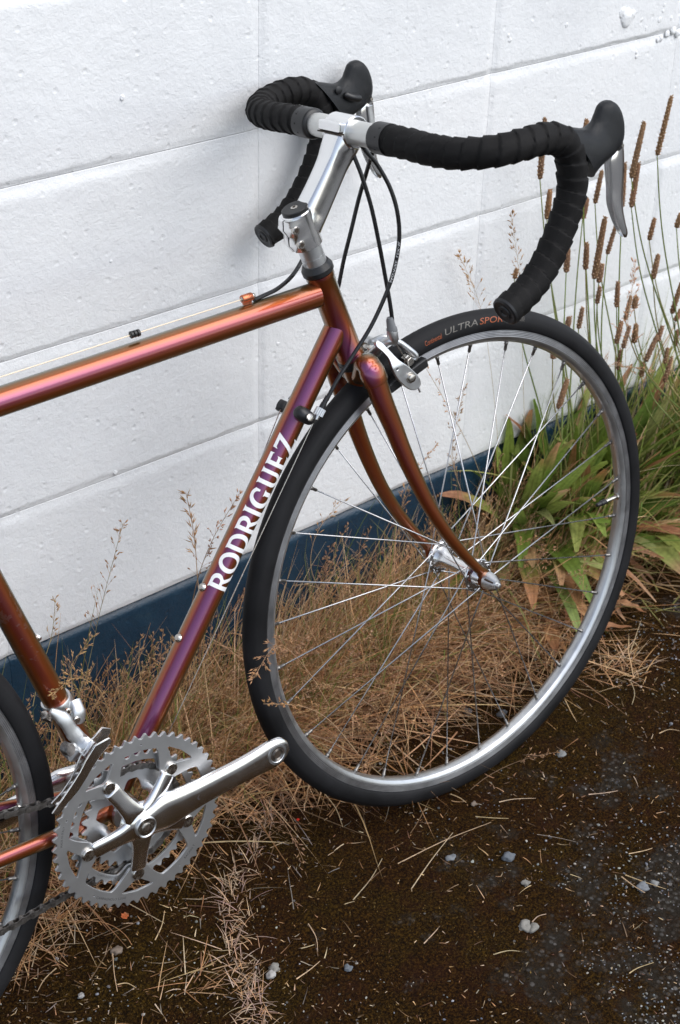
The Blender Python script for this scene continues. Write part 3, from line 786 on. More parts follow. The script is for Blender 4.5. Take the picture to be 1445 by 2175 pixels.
# spider: five polished arms, the crank between two of them
def spider():
    lp = []; n = 480
    for i in range(n):
        a = 2 * PI * i / n; best = 0.
        for b in BA:
            d = abs((a - b + PI) % (2 * PI) - PI)
            if d < PI / 2:
                w = .0098; tip = .0615
                # ray against a tapering strut
                wr = .0086; s = math.sin(d); c = math.cos(d)
                r = min(tip, wr / max(1e-6, s + .02 * c)) if s > 0 else tip
                r = min(r, tip)
                best = max(best, r)
        r = max(best, .0250)
        lp.append((a, r))
    rs = np.array([p[1] for p in lp])
    k = np.array([1, 2, 3, 2, 1.]); k /= k.sum()
    for _ in range(2): rs = np.convolve(np.concatenate([rs[-2:], rs, rs[:2]]), k, 'valid')
    return [(r * math.cos(a), r * math.sin(a)) for (a, _), r in zip(lp, rs)]
for b in BA:
    # each arm is a rounded bar, broad at the hub, dished back to the ring
    d_ = V(math.cos(b), 0, math.sin(b)); p_ = V(-math.sin(b), 0, math.cos(b)); mb = MB()
    stn_ = catmull([V(.004, .0150, .0062, -.0610), V(.014, .0150, .0058, -.0630), (V(.026, .0118, .0052, -.0628)), V(.042, .0102, .0044, -.0610), V(.0565, .0100, .0038, -.0592), V(.0605, .0096, .0034, -.0588), V(.0618, .0080, .0026, -.0584)], 4)
    for i, (u, hw, tk, y) in enumerate([tuple(v) for v in stn_]):
        for k in range(24):
            a = 2 * PI * k / 24; ca, sn = math.cos(a), math.sin(a)
            mb.v.append(tuple(CC + d_ * u + p_ * hw * math.copysign(abs(ca) ** .75, ca) + V(0, y + tk * math.copysign(abs(sn) ** .85, sn), 0)))
        n = len(mb.v)
        if i: mb.f.extend([(n - 48 + k, n - 48 + (k + 1) % 24, n - 24 + (k + 1) % 24, n - 24 + k) for k in range(24)])
    mb.f.append(tuple(range(23, -1, -1))); mb.f.append(tuple(range(len(mb.v) - 24, len(mb.v)))); sub(mb, 'spider_arm', 'polished', crk, 60)
mb = MB(); lathe(mb, CC + V(0, -.054, 0), YN, [(0, .018), (.005, .0260), (.009, .0245), (.0130, .0195), (.0158, .0150), (.0165, .0128)], 40); sub(mb, 'crank_boss', 'polished', crk, 60)
for b in BA:
    p = CC + V(.0675 * math.cos(b), 0, .0675 * math.sin(b))
    mb = MB(); lathe(mb, p + V(0, -.0570, 0), YN, [(0, .0076), (.0030, .0076), (.0038, .0066)], 24); sub(mb, 'chainring_bolt', 'boltsteel', crk, 30)
    mb = MB(); lathe(mb, p + V(0, -.0605, 0), YN, [(0, .0031), (.0002, .0031)], 6); sub(mb, 'bolt_socket', 'hole', crk)
    mb = MB(); lathe(mb, p + V(0, -.0470, 0), (0, 1, 0), [(0, .0052), (.007, .0052), (.0075, .0045)], 16); sub(mb, 'chainring_spacer', 'satin', crk)
    p2 = CC + V(.037 * math.cos(b), 0, .037 * math.sin(b)); mb = MB(); tube(mb, [p2 + V(0, -.056, 0), p2 + V(0, -.040, 0)], .0055, 14); sub(mb, 'inner_ring_post', 'satin', crk)
def crank(s, ang, name='crank_arm'):
    d = V(math.cos(ang), 0, math.sin(ang)); pn = V(-math.sin(ang), 0, math.cos(ang)); mb = MB()
    stn = [(-.004, .0150, .0080, -.0640), (.010, .0180, .0085, -.0645), (.028, .0225, .0090, -.0655), (.045, .0205, .0084, -.0675), (.070, .0176, .0078, -.0700), (.100, .0165, .0074, -.0730), (.130, .0166, .0070, -.0765), (.150, .0178, .0068, -.0785), (.163, .0188, .0066, -.0795), (.174, .0186, .0064, -.0800), (.185, .0150, .0060, -.0800), (.1915, .0070, .0050, -.0800)]
    for i, (u, hw, tk, y) in enumerate([tuple(v) for v in catmull([V(*q) for q in stn], 4)]):
        for k in range(28):
            a = 2 * PI * k / 28; ca, sn = math.cos(a), math.sin(a)
            q = CC + d * u + pn * hw * math.copysign(abs(ca) ** .8, ca) + V(0, (y + tk * .0 - 0) * 1 + tk * math.copysign(abs(sn) ** .8, sn), 0)
            q[1] = q[1] if s < 0 else -q[1]; mb.v.append(tuple(q))
        n = len(mb.v)
        if i: mb.f.extend([(n - 56 + k, n - 56 + (k + 1) % 28, n - 28 + (k + 1) % 28, n - 28 + k) for k in range(28)])
    mb.f.append(tuple(range(27, -1, -1))); mb.f.append(tuple(range(len(mb.v) - 28, len(mb.v)))); o = sub(mb, name, 'polished', crk, 60)
    e = CC + d * .1735; Yd = V(0, s, 0); y0 = s * .0862
    e[1] = y0 - s * .0001
    mb = MB(); lathe(mb, e, Yd, [(0, .0128), (.0006, .0128), (.0008, .0100)], 28, cap=False); lathe(mb, e + Yd * .0008, -Yd, [(0, .0100), (.0012, .0086)], 28, cap=False); sub(mb, 'pedal_eye_ring', 'satin', crk, 30)
    mb = MB(); lathe(mb, e + Yd * .0003, Yd, [(0, .0090), (.00015, .0090)], 28); sub(mb, 'pedal_hole', 'hole', crk)
    mb = MB()
    for j in range(4):
        lathe(mb, e + Yd * (.0005), Yd, [(0, .0078 - .0008 * j), (.0003, .0076 - .0008 * j), (.0000, .0073 - .0008 * j)], 24, cap=False)
    sub(mb, 'pedal_thread', 'darksteel', crk)
crank(-1, A0c)
crank(1, A0c + PI)
mb = MB(); lathe(mb, CC + V(0, -.0705, 0), YN, [(0, .0130), (.0030, .0130), (.0038, .0118), (.0030, .0105)], 36, cap=False); sub(mb, 'dust_ring', 'satin', crk, 25)
mb = MB(); lathe(mb, CC + V(0, -.0715, 0), YN, [(0, .0104), (.0020, .0100), (.0023, .0060), (.0035, .0056), (.0038, .0048)], 30); sub(mb, 'crank_bolt', 'boltsteel', crk, 25)
mb = MB(); lathe(mb, CC + V(0, -.07535, 0), YN, [(0, .0036), (.0002, .0036)], 6); sub(mb, 'bolt_socket', 'hole', crk)
mb = MB(); lathe(mb, CC + V(0, .040, 0), (0, 1, 0), [(0, .015), (.020, .017), (.026, .015)], 24); lathe(mb, CC + V(0, -.052, 0), (0, 1, 0), [(0, .0085), (.1, .0085)], 16); sub(mb, 'axle', 'satin', crk)
# engraved lettering on the rings and the arm
def ring_print(s, size, rad, a0, y, mat='white', flip=False, name='engraving'):
    me = text_mesh(s, size)
    def fn(x, yy, z):
        if flip: th = a0 + x / rad; r = rad - yy
        else: th = a0 - x / rad; r = rad + yy
        return (CC[0] + r * math.cos(th), y, CC[2] + r * math.sin(th))
    remap(me, fn, name, M[mat], crk)
ring_print('CAMPAGNOLO 53X42', .0042, .0975, math.radians(228), -.05765, 'darkprint', True)
ring_print('RACING T', .0042, .0955, math.radians(303), -.05765, 'darkprint', True)
ring_print('MADE IN ITALY', .0036, .0955, math.radians(172), -.05765, 'darkprint')
ring_print('CAMPAGNOLO 42', .0034, .0750, math.radians(222), -.0489, 'darkprint', True)
def arm_print():
    me = text_mesh('Campagnolo', .0085); d = V(math.cos(A0c), 0, math.sin(A0c)); pn = V(-math.sin(A0c), 0, math.cos(A0c))
    remap(me, lambda x, y, z: tuple(CC + d * (.066 + x) + pn * (y + .15 * x * 0 - .003) + V(0, -.0775 - x * .052, 0)), 'engraving', M['darkprint'], crk)
arm_print()

# ---------------- chain: separate links, top and bottom runs round the inner ring
chain = gpart('chain')
RR = .0607
def chain_path():
    pts = []; y0 = -.0415; y1 = -.0400
    cz = CC[2]; cx = CC[0]
    rs = RHUB + V(0, 0, 0)
    top = [V(rs[0] + .003, -.036, rs[2] + .037)]
    top += [V(-.80, -.038, .000), V(-.688, -.0400, -.0265), V(-.628, -.0410, -.0385), V(-.580, -.0413, -.0455)]
    arc = [V(cx + RR * math.cos(a), -.0415, cz + RR * math.sin(a)) for a in np.linspace(math.radians(104), math.radians(-92), 22)]
    bot = [V(-.617, -.0412, -.1635), V(-.71, -.0405, -.1685), V(-.86, -.038, -.172)]
    return catmull(top, 10)[:-3] + arc + catmull([arc[-1]] + bot, 8)[1:]
cp = np.array(chain_path()); cs_ = np.concatenate([[0], np.cumsum(np.linalg.norm(np.diff(cp, axis=0), axis=1))])
def plate(w, sep, thick, pinr):
    mb = MB(); p = .0127
    for sy in (-1, 1):
        lp = []
        for i in range(24):
            a = 2 * PI * i / 24; cx = p if math.cos(a) > 0 else 0
            lp.append((cx + .0042 * math.cos(a), .0042 * math.sin(a) * 1.))
        wst = [(q[0], q[1]) for q in lp]
        full = []
        for i, q in enumerate(wst):
            full.append(q)
            nx_ = wst[(i + 1) % 24]
            if abs(nx_[0] - q[0]) > .008: full.append(((q[0] + nx_[0]) / 2, q[1] * .68))
        y0 = sy * sep; y1 = sy * (sep + thick); m = len(full)
        v = [(q[0], y0, q[1]) for q in full] + [(q[0], y1, q[1]) for q in full]
        f = [tuple(range(m)), tuple(range(2 * m - 1, m - 1, -1))] + [(i, (i + 1) % m, m + (i + 1) % m, m + i) for i in range(m)]
        mb.add(v, f)
    for x in (0, p):
        lathe(mb, (x, -sep, 0), (0, 1, 0), [(0, .0038), (2 * sep, .0038)], 12)
        if pinr: lathe(mb, (x, -sep - thick - .0004, 0), (0, 1, 0), [(0, pinr), (2 * sep + 2 * thick + .0008, pinr)], 10)
    return mb
lk = [plate(1, .0015, .0008, 0).mesh('chain_link', M['darksteel'], True), plate(1, .0024, .0008, .0018).mesh('chain_link', M['darksteel'], True)]
for l in lk: l.set_sharp_from_angle(angle=math.radians(35))
nl = int(cs_[-1] / .0127)
for i in range(nl):
    a = np.array([np.interp(i * .0127, cs_, cp[:, k]) for k in range(3)]); b = np.array([np.interp((i + 1) * .0127, cs_, cp[:, k]) for k in range(3)])
    d = b - a; ang = math.atan2(d[2], d[0]); link('chain_link', lk[i % 2], chain, tuple(a), (0, -ang, 0))

# ---------------- front derailleur
fd = gpart('front_derailleur')
stax = unit(st_b - bbc)
def stp(z): t = (z - bbc[2]) / (st_b[2] - bbc[2]); return bbc + (st_b - bbc) * t
mb = MB(); lathe(mb, stp(.040), stax, [(0, .0145), (0, .0165), (.001, .0170), (.014, .0170), (.015, .0165), (.015, .0145)], 32, cap=False); sub(mb, 'band_clamp', 'satin', fd, 30)
mb = MB(); tube(mb, catmull(ons([(158, 1488, -.012), (166, 1510, -.019), (164, 1535, -.020)]), 5), [.0075] * 5 + [.009] * 5 + [.0070], 14, r2=.0045, up=(1, 0, 0)); sub(mb, 'clamp_boss', 'satin', fd)
for q in ((145, 1512, -.0235), (163, 1530, -.0240)):
    mb = MB(); lathe(mb, on(*q) + V(0, .0015, 0), YN, [(0, .0042), (.0022, .0042), (.0028, .0034)], 18); sub(mb, 'bolt', 'boltsteel', fd, 30)
    mb = MB(); lathe(mb, on(*q) + V(0, -.0014, 0), YN, [(0, .0020), (.0002, .0020)], 6); sub(mb, 'bolt_socket', 'hole', fd)
mb = MB(); tube(mb, catmull(ons([(108, 1511, -.030), (125, 1520, -.033), (140, 1533, -.036), (152, 1552, -.038), (166, 1568, -.040), (178, 1580, -.040)]), 5), [.0042, .0045, .0050, .0055, .006, .0065, .0072, .0078] + [.0078] * 8 + [.0085] * 6 + [.0088] * 4, 14, r2=.0030, up=(1, 0, .4)); sub(mb, 'linkage_arm', 'satin', fd, 50)
mb = MB(); lathe(mb, on(102, 1524, -.028), on(90, 1516, -.03) - on(102, 1524, -.028), [(-.004, .0050), (.004, .0056), (.008, .0050), (.0085, .003)], 6); lathe(mb, on(133, 1541, -.034) + V(0, .003, 0), YN, [(0, .0035), (.004, .0032)], 14); sub(mb, 'cable_anchor', 'boltsteel', fd)
mb = MB(); obox(mb, on(186, 1588, -.046), (.0075, 0, .0060), (0, .009, 0), (-.0030, 0, .0042)); o = sub(mb, 'cage_bridge', 'polished', fd, smooth=False); bv = o.modifiers.new('bevel', 'BEVEL'); bv.width = .001; bv.segments = 2
mb = MB()
for j in range(5):
    t = j / 4; c = on(138 + 12 * t, 1588 + 5 * t, -.040 - .008 * t)
    lathe(mb, c, unit(V(.35, -.9, .2)), [(-.0009, .0066), (0, .0070), (.0009, .0066)], 18)
sub(mb, 'return_spring', 'darksteel', fd); 
mb = MB(); tube(mb, ons([(146, 1592, -.034), (158, 1606, -.046)]), [.0085, .0075], 14); sub(mb, 'linkage_body', 'satin', fd)
def px_plate(pts, y, thick, name, mat):
    loop = [on(x, yy, y) for x, yy in pts]
    c0 = np.mean(loop, axis=0); me = flat_curve([[(p[0] - c0[0], p[2] - c0[2]) for p in loop]], thick, .0004, 1)
    return remap(me, lambda a, b, e: (c0[0] + a, y + e, c0[2] + b), name, M[mat], fd, True, 35)
px_plate([(232, 1568), (236, 1573), (232, 1580), (214, 1602), (197, 1627), (184, 1650), (165, 1680), (142, 1706), (124, 1731), (112, 1727), (132, 1698), (155, 1664), (170, 1640), (182, 1616), (190, 1603), (202, 1584)], -.0615, .0007, 'outer_cage_plate', 'polished')
px_plate([(218, 1545), (234, 1548), (233, 1556), (214, 1585), (190, 1615), (176, 1638), (160, 1662), (136, 1690), (122, 1712), (110, 1706), (132, 1682), (150, 1655), (160, 1632), (170, 1608), (186, 1580)], -.0500, .0007, 'inner_cage_plate', 'polished')

# ---------------- front brake
br = gpart('front_brake')
bp = V(-.131, 0, .322)       # pivot bolt ahead of the crown
mb = MB(); lathe(mb, V(-.156, 0, .3165), unit(V(1, 0, .22)), [(0, .005), (.020, .005), (.021, .0085), (.030, .0085), (.031, .006), (.037, .006), (.038, .004)], 22); sub(mb, 'pivot_bolt', 'boltsteel', br, 30)
def arm(pts, r, r2, name, mat='satin', up=(1, 0, 0), seg=16): 
    mb = MB(); P = catmull(pts, 6); n = len(P); rr = np.interp(np.linspace(0, 1, n), np.linspace(0, 1, len(r)), r); r2_ = np.interp(np.linspace(0, 1, n), np.linspace(0, 1, len(r2)), r2)
    tube(mb, P, rr, seg, r2=r2_, up=up); return sub(mb, name, mat, br, 50)
arm(ons([(836, 722, -.030), (822, 726, -.025), (806, 738, -.013), (796, 748, -.004)]), [.0062, .0050, .0068, .0090], [.0060, .0048, .0060, .0062], 'caliper_arm')
lp_ = [(815, 729), (824, 735), (834, 750), (846, 766), (861, 777), (880, 794), (888, 807), (888, 817), (880, 825), (866, 824), (846, 807), (836, 792), (831, 780), (829, 762), (820, 748), (811, 738)]
lp3 = catmull([on(x_, y_, -.0335) for x_, y_ in lp_], 3, True); hc = on(840, 783, -.0335); c0_ = np.mean(lp3, axis=0)
me = flat_curve([[(p[0] - c0_[0], p[2] - c0_[2]) for p in lp3], circ2(hc[0] - c0_[0], hc[2] - c0_[2], .0022, 12)], .0014, .0010, 3)
# the plate leans in towards the pivot at its upper end
def lean_(a, b, e): k_ = max(0., (c0_[2] + b - .318)) / .045; return (c0_[0] + a, -.0350 + e + .020 * min(1.4, k_), c0_[2] + b)
remap(me, lean_, 'caliper_arm', M['satin'], br, True, 50)
arm(ons([(792, 728, -.004), (815, 718, -.010), (842, 725, -.017), (866, 741, -.022), (881, 755, -.024), (879, 764, -.024)]), [.0070, .0060, .0052, .0050, .0052, .0040], [.0050, .0045, .0040, .0040, .0042, .0036], 'caliper_arm')
arm([V(-.122, .004, .338), V(-.117, .022, .335), V(-.112, .033, .322), V(-.103, .0345, .305), V(-.099, .034, .297)], [.0060, .0060, .0055, .0070, .0060], [.0045, .004, .0036, .0034, .003], 'caliper_arm')
arm([V(-.126, -.016, .334), V(-.128, -.004, .330), V(-.127, .006, .332), V(-.124, .016, .330)], [.0026, .0030, .003, .0026], [.0026, .0030, .003, .0026], 'return_spring', 'boltsteel')
mb = MB(); c = on(835, 716, -.030); lathe(mb, c, unit(V(-.18, 0, 1)), [(-.010, .0032), (-.004, .0062), (.006, .0066), (.010, .0060)], 20); sub(mb, 'cable_boss', 'satin', br, 40)
mb = MB(); c = on(834, 706, -.030); lathe(mb, c, unit(V(-.2, 0, 1)), [(0, .0052), (.002, .0064), (.005, .0064), (.007, .0054), (.016, .0044), (.019, .0032)], 16); sub(mb, 'barrel_adjuster', 'greyplastic', br, 30)
wa = on(838, 725, -.030); wb_ = on(862, 763, -.027); wc = on(880, 805, -.034)
mb = MB(); tube(mb, [wa, wb_, wc, on(890, 828, -.036)], .0008, 8); sub(mb, 'cable_wire', 'boltsteel', br)
mb = MB(); lathe(mb, on(889, 824, -.036), on(892, 832, -.036) - on(889, 824, -.036), [(0, .0013), (.006, .0013)], 8); sub(mb, 'cable_tip', 'satin', br)
mb = MB(); lathe(mb, on(860, 763, -.017), YN, [(0, .0068), (.006, .0068), (.0065, .0055), (.011, .0055), (.0118, .0046)], 6); sub(mb, 'anchor_bolt', 'boltsteel', br, 25)
mb = MB(); lathe(mb, on(862, 765, -.0290), YN, [(0, .0026), (.0002, .0026)], 6); sub(mb, 'bolt_socket', 'hole', br)
mb = MB(); lathe(mb, on(872, 802, -.0370), YN, [(0, .0066), (.0012, .0066), (.0015, .0046), (.0045, .0046), (.0052, .003)], 22); sub(mb, 'pad_bolt', 'boltsteel', br, 25)
for s in (-1, 1):
    # pad and holder follow the rim: hub-centred arc
    mb = MB(); am = math.radians(107.5); hl = .031; ta = V(math.sin(am), 0, -math.cos(am)); ra = V(math.cos(am), 0, math.sin(am)); c = ra * .3095 + V(0, s * .0205, 0)
    obox(mb, c, ta * hl, V(0, .0050, 0), ra * .0062); o = sub(mb, 'brake_pad_holder', 'plastic', br, smooth=False); b = o.modifiers.new('bevel', 'BEVEL'); b.width = .002; b.segments = 2
    mb = MB(); obox(mb, ra * .3105 + V(0, s * .0138, 0), ta * .027, V(0, .0022, 0), ra * .0045); sub(mb, 'brake_pad', 'tyre', br, smooth=False)
    mb = MB(); cyl(mb, ra * .3095 + V(0, s * .024, 0), ra * .3095 + V(0, s * .036, 0), .003, 12); sub(mb, 'pad_post', 'boltsteel', br)

# ---------------- cables, stops
def cable(pts, r=.0024, name='cable_housing', mat='cable'):
    mb = MB(); tube(mb, catmull(ons(pts), 10), r, 12); return part(mb, name, mat)
cable([(744, 300, -.010), (752, 330, -.014), (768, 372, -.020), (789, 440, -.024), (806, 520, -.026), (819, 590, -.028), (828, 640, -.030), (833, 676, -.030), (834, 690, -.030)])
c2 = cable([(762, 300, -.030), (778, 322, -.032), (803, 352, -.036), (830, 402, -.042), (845, 455, -.046), (848, 510, -.046), (838, 570, -.042), (822, 620, -.038), (790, 690, -.032), (750, 755, -.029), (718, 805, -.028), (700, 838, -.027), (694, 850, -.027)])
cable([(800, 300, -.030), (791, 325, -.020), (780, 362, -.004), (763, 420, .010), (746, 490, .018), (731, 550, .024), (719, 610, .028), (700, 700, .034), (668, 780, .036), (630, 830, .034), (616, 848, .031)])
cable([(742, 300, .022), (726, 360, .032), (700, 430, .040), (668, 500, .043), (640, 556, .036), (619, 588, .024), (590, 613, .012), (560, 628, .005), (540, 637, .001)])
# printing along one housing
def cable_print():
    me = text_mesh('JAGWIRE  LEX-SL', 1.); P = np.array(catmull(ons([(848, 512, -.046), (846, 535, -.0455), (838, 572, -.042), (830, 600, -.040)]), 12)); sl = np.concatenate([[0], np.cumsum(np.linalg.norm(np.diff(P, axis=0), axis=1))])
    co = np.array([v.co[:] for v in me.vertices]); w = co[:, 0].max(); vd = unit(CAML - P[20]); 
    def fn(x, y, z):
        s = sl[-1] * (1 - x / w); p = np.array([np.interp(s, sl, P[:, k]) for k in range(3)]); T = unit(P[-1] - P[0]); sidew = unit(np.cross(T, vd))
        a = (y - .35) * .0033 / .0024; return tuple(p + (vd * math.cos(a) - sidew * math.sin(a)) * .0026)
    me_o = remap(me, fn, 'cable_lettering', M['white'], c2)
cable_print()
# right down-tube stop with barrel adjuster
cst = gpart('cable_stop')
rs_ = ons([(633, 872, -.0155), (640, 878, -.021), (652, 886, -.0245), (664, 892, -.0260)])
mb = MB(); tube(mb, catmull(rs_, 4), [.0062, .0072, .0078, .0082, .0084, .0084, .0084, .0082, .0080, .0078, .0074, .0068, .0056], 18, up=(0, 0, 1)); sub(mb, 'stop_body', 'plastic', cst)
mb = MB(); lathe(mb, on(658, 887, -.0335), YN + V(.2, 0, .4), [(0, .0046), (.0015, .0044), (.0022, .003)], 18); sub(mb, 'stop_bolt', 'boltsteel', cst)
d = unit(on(694, 850, -.027) - on(676, 884, -.026)); b0 = on(671, 890, -.026)
mb = MB(); tube(mb, [b0, b0 + d * .006], .0032, 12)
for k in range(12):
    a = 2 * PI * k / 12; u1 = unit(np.cross(d, V(0, 1, 0))); u2 = np.cross(d, u1); o_ = (u1 * math.cos(a) + u2 * math.sin(a)) * .0048
    tube(mb, [b0 + d * .005 + o_, b0 + d * .0135 + o_], .0014, 6)
tube(mb, [b0 + d * .0048, b0 + d * .0138], .0050, 16); sub(mb, 'barrel_adjuster', 'satin', cst, 40)
mb = MB(); tube(mb, [b0 + d * .0135, b0 + d * .020, b0 + d * .0205, b0 + d * .029], [.0036, .0034, .0030, .0028], 12); sub(mb, 'cable_ferrule', 'plastic', cst, 30)
cst = gpart('cable_stop')
mb = MB(); tube(mb, catmull(ons([(612, 868, .0150), (603, 864, .022), (594, 860, .028), (590, 858, .030)]), 4), [.0060] * 4 + [.0072] * 5 + [.0066] * 3 + [.004], 18, up=(0, 0, 1)); sub(mb, 'stop_body', 'plastic', cst)
# top tube stop and inner wires
ts = on(525, 640, 0.); te = unit(V(-1, 0, -.036)); ts = V(ts[0], 0, .4335)
mb = MB(); lathe(mb, ts - te * .0065, te, [(0, .0042), (.001, .0046), (.012, .0046), (.013, .0042)], 20); obox(mb, ts + V(0, 0, -.004), (.005, 0, 0), (0, .0018, 0), (0, 0, .003)); t_o = part(mb, 'top_tube_cable_stop', 'stopplate', 30)
mb = MB(); lathe(mb, ts - te * .0095, te, [(0, .0030), (.003, .0034)], 14); lathe(mb, ts + te * .0064, te, [(0, .0026), (.0004, .0026)], 14); mb.build('ferrule', M['boltsteel'], t_o)
def wire(a, b, r=.0007, mt='wire'): mb = MB(); tube(mb, [a, b], r, 8); return part(mb, 'inner_cable', mt)
wend = V(-.664, 0, .4225)
wire(ts, wend)
gd = on(287, 718, 0.); gz = .4335 + (gd[0] - ts[0]) / (wend[0] - ts[0]) * (.4225 - .4335)
mb = MB()
for k in range(3): lathe(mb, V(gd[0] - .0052 + .0040 * k, 0, gz), (1, 0, .03), [(0, .0030), (.0005, .0038), (.0028, .0038), (.0033, .0030)], 18)
part(mb, 'cable_guide_ring', 'plastic', 30)
wire(on(668, 893, -.024), V(-.512, -.010, -.116), .0006, 'boltsteel'); wire(on(596, 870, .020), V(-.512, .008, -.116), .0006, 'boltsteel')
wire(V(-.560, -.006, -.120), V(-.90, -.055, -.075), .0006)
# down-tube and seat-tube bottle bolts
DTd = unit(dt_a - dt_b); DTn = unit(V(-DTd[2], 0, DTd[0]))
for q, p_ in (((424, 1246), down_tube), ((371, 1354), down_tube)):
    c = on(*q, -.004); t = (c - dt_b) @ DTd; c = dt_b + DTd * t + DTn * .0137
    mb = MB(); lathe(mb, c, DTn, [(0, .0050), (.001, .0050), (.0015, .0042), (.0036, .0038), (.0042, .0026)], 18); mb.build('bottle_bolt', M['boltsteel'], p_)
STd = unit(st_b - bbc); STn = unit(V(STd[2], 0, -STd[0]))
c = bbc + STd * ((on(75, 1357, 0) - bbc) @ STd) + STn * .0139
mb = MB(); lathe(mb, c, STn, [(0, .0048), (.0015, .0046), (.0035, .0040), (.0042, .0026)], 18); mb.build('bottle_bolt', M['polished'], seat_tube)

# ---------------- maker's lettering along the down tube: flared serif capitals
def arcp(cx, cy, rx, ry, a0, a1, n=14): return [(cx + rx * math.cos(math.radians(a0 + (a1 - a0) * i / n)), cy + ry * math.sin(math.radians(a0 + (a1 - a0) * i / n))) for i in range(n + 1)]
def stem_(x, w=.19, s=.05): return [(x - s, 0), (x, .07), (x, .93), (x - s, 1.), (x + w + s, 1.), (x + w, .93), (x + w, .07), (x + w + s, 0)]
GL = {}
GL['R'] = (.80, [[(.0, 0), (.06, .07), (.06, .93), (.0, 1.), (.40, 1.)] + arcp(.40, .73, .31, .27, 90, -55, 12) + [(.52, .44), (.70, .14), (.86, .06), (.86, 0), (.60, 0), (.33, .42), (.25, .42), (.25, .07), (.31, 0)], [(.25, .56), (.25, .86), (.36, .86)] + arcp(.36, .71, .15, .15, 90, -90, 10)])
GL['O'] = (.95, [arcp(.47, .5, .47, .52, 0, 350, 34), arcp(.47, .5, .265, .36, 0, 350, 30)])
GL['D'] = (.88, [[(0, 0), (.06, .07), (.06, .93), (0, 1.), (.38, 1.)] + arcp(.38, .5, .46, .5, 90, -90, 22), [(.25, .13), (.25, .87), (.36, .87)] + arcp(.36, .5, .27, .37, 90, -90, 18)])
GL['I'] = (.34, [[(0, 0), (.06, .07), (.06, .93), (0, 1.), (.31, 1.), (.25, .93), (.25, .07), (.31, 0)]])
GL['G'] = (.95, [arcp(.48, .5, .48, .52, 48, 312, 30) + [(.80, .10), (.80, .40), (.88, .47), (.54, .47), (.60, .40), (.60, .22)] + arcp(.50, .5, .28, .37, -64, -300, 26) + [(.66, .80), (.70, .68), (.78, .68)]])
GL['U'] = (.86, [[(0, 1.), (.06, .93), (.06, .34)] + arcp(.40, .34, .34, .36, 180, 360, 18) + [(.74, .93), (.80, 1.), (.52, 1.), (.57, .93), (.57, .34)] + arcp(.41, .34, .16, .22, 0, -180, 14) + [(.25, .93), (.31, 1.)]])
GL['E'] = (.68, [[(0, 0), (.06, .07), (.06, .93), (0, 1.), (.60, 1.), (.60, .80), (.55, .86), (.25, .86), (.25, .58), (.46, .58), (.52, .64), (.52, .38), (.46, .44), (.25, .44), (.25, .14), (.57, .14), (.64, .22), (.62, 0)]])
GL['Z'] = (.80, [[(.02, 0), (.50, .86), (.16, .86), (.07, .78), (.10, 1.), (.78, 1.), (.30, .14), (.66, .14), (.78, .24), (.74, 0)]])
def lettering():
    P0 = on(452, 1250, -.013); P1 = on(612, 925, -.013)
    t0 = (P0 - dt_b) @ DTd; t1 = (P1 - dt_b) @ DTd
    word = 'RODRIGUEZ'; tot = sum(GL[c][0] for c in word) + .05 * (len(word) - 1); Hh = .0262
    sc = (t1 - t0) / tot; x = 0.
    mid = dt_b + DTd * (t0 + t1) / 2; vd = CAML - mid; vd = vd - (vd @ DTd) * DTd; vd = unit(vd); up = unit(np.cross(DTd, vd)); 
    if up @ DTn < 0: up = -up
    R_ = .0142; phc = -.42
    for c in word:
        w, loops = GL[c]
        me = flat_curve([[(a, b) for a, b in lp] for lp in loops], 0., 0.); cut_edges(me, .16)
        def fn(a, b, e, x=x):
            s = t0 + (x + a) * sc; ph = phc + (b - .5) * Hh / R_
            return tuple(dt_b + DTd * s + (vd * math.cos(ph) + up * math.sin(ph)) * (R_ + .00025))
        remap(me, fn, 'letter', M['white'], down_tube)
        x += w + .05
lettering()

# ================================================================== THE PLACE
def gz(x, y): return .044 * (max(-1.3, min(1.3, x)) - .07)
def ray_to(px, py, axis, val):
    d = CF + CR * (px - IW / 2) / FPX - CU * (py - IH / 2) / FPX
    s = (val - CAM_POS[axis]) / d[axis]; return CAM_POS + s * d
def ground_at(px, py):
    P = ray_to(px, py, 2, 0.)
    for _ in range(4): P = ray_to(px, py, 2, gz(P[0], P[1]))
    return P


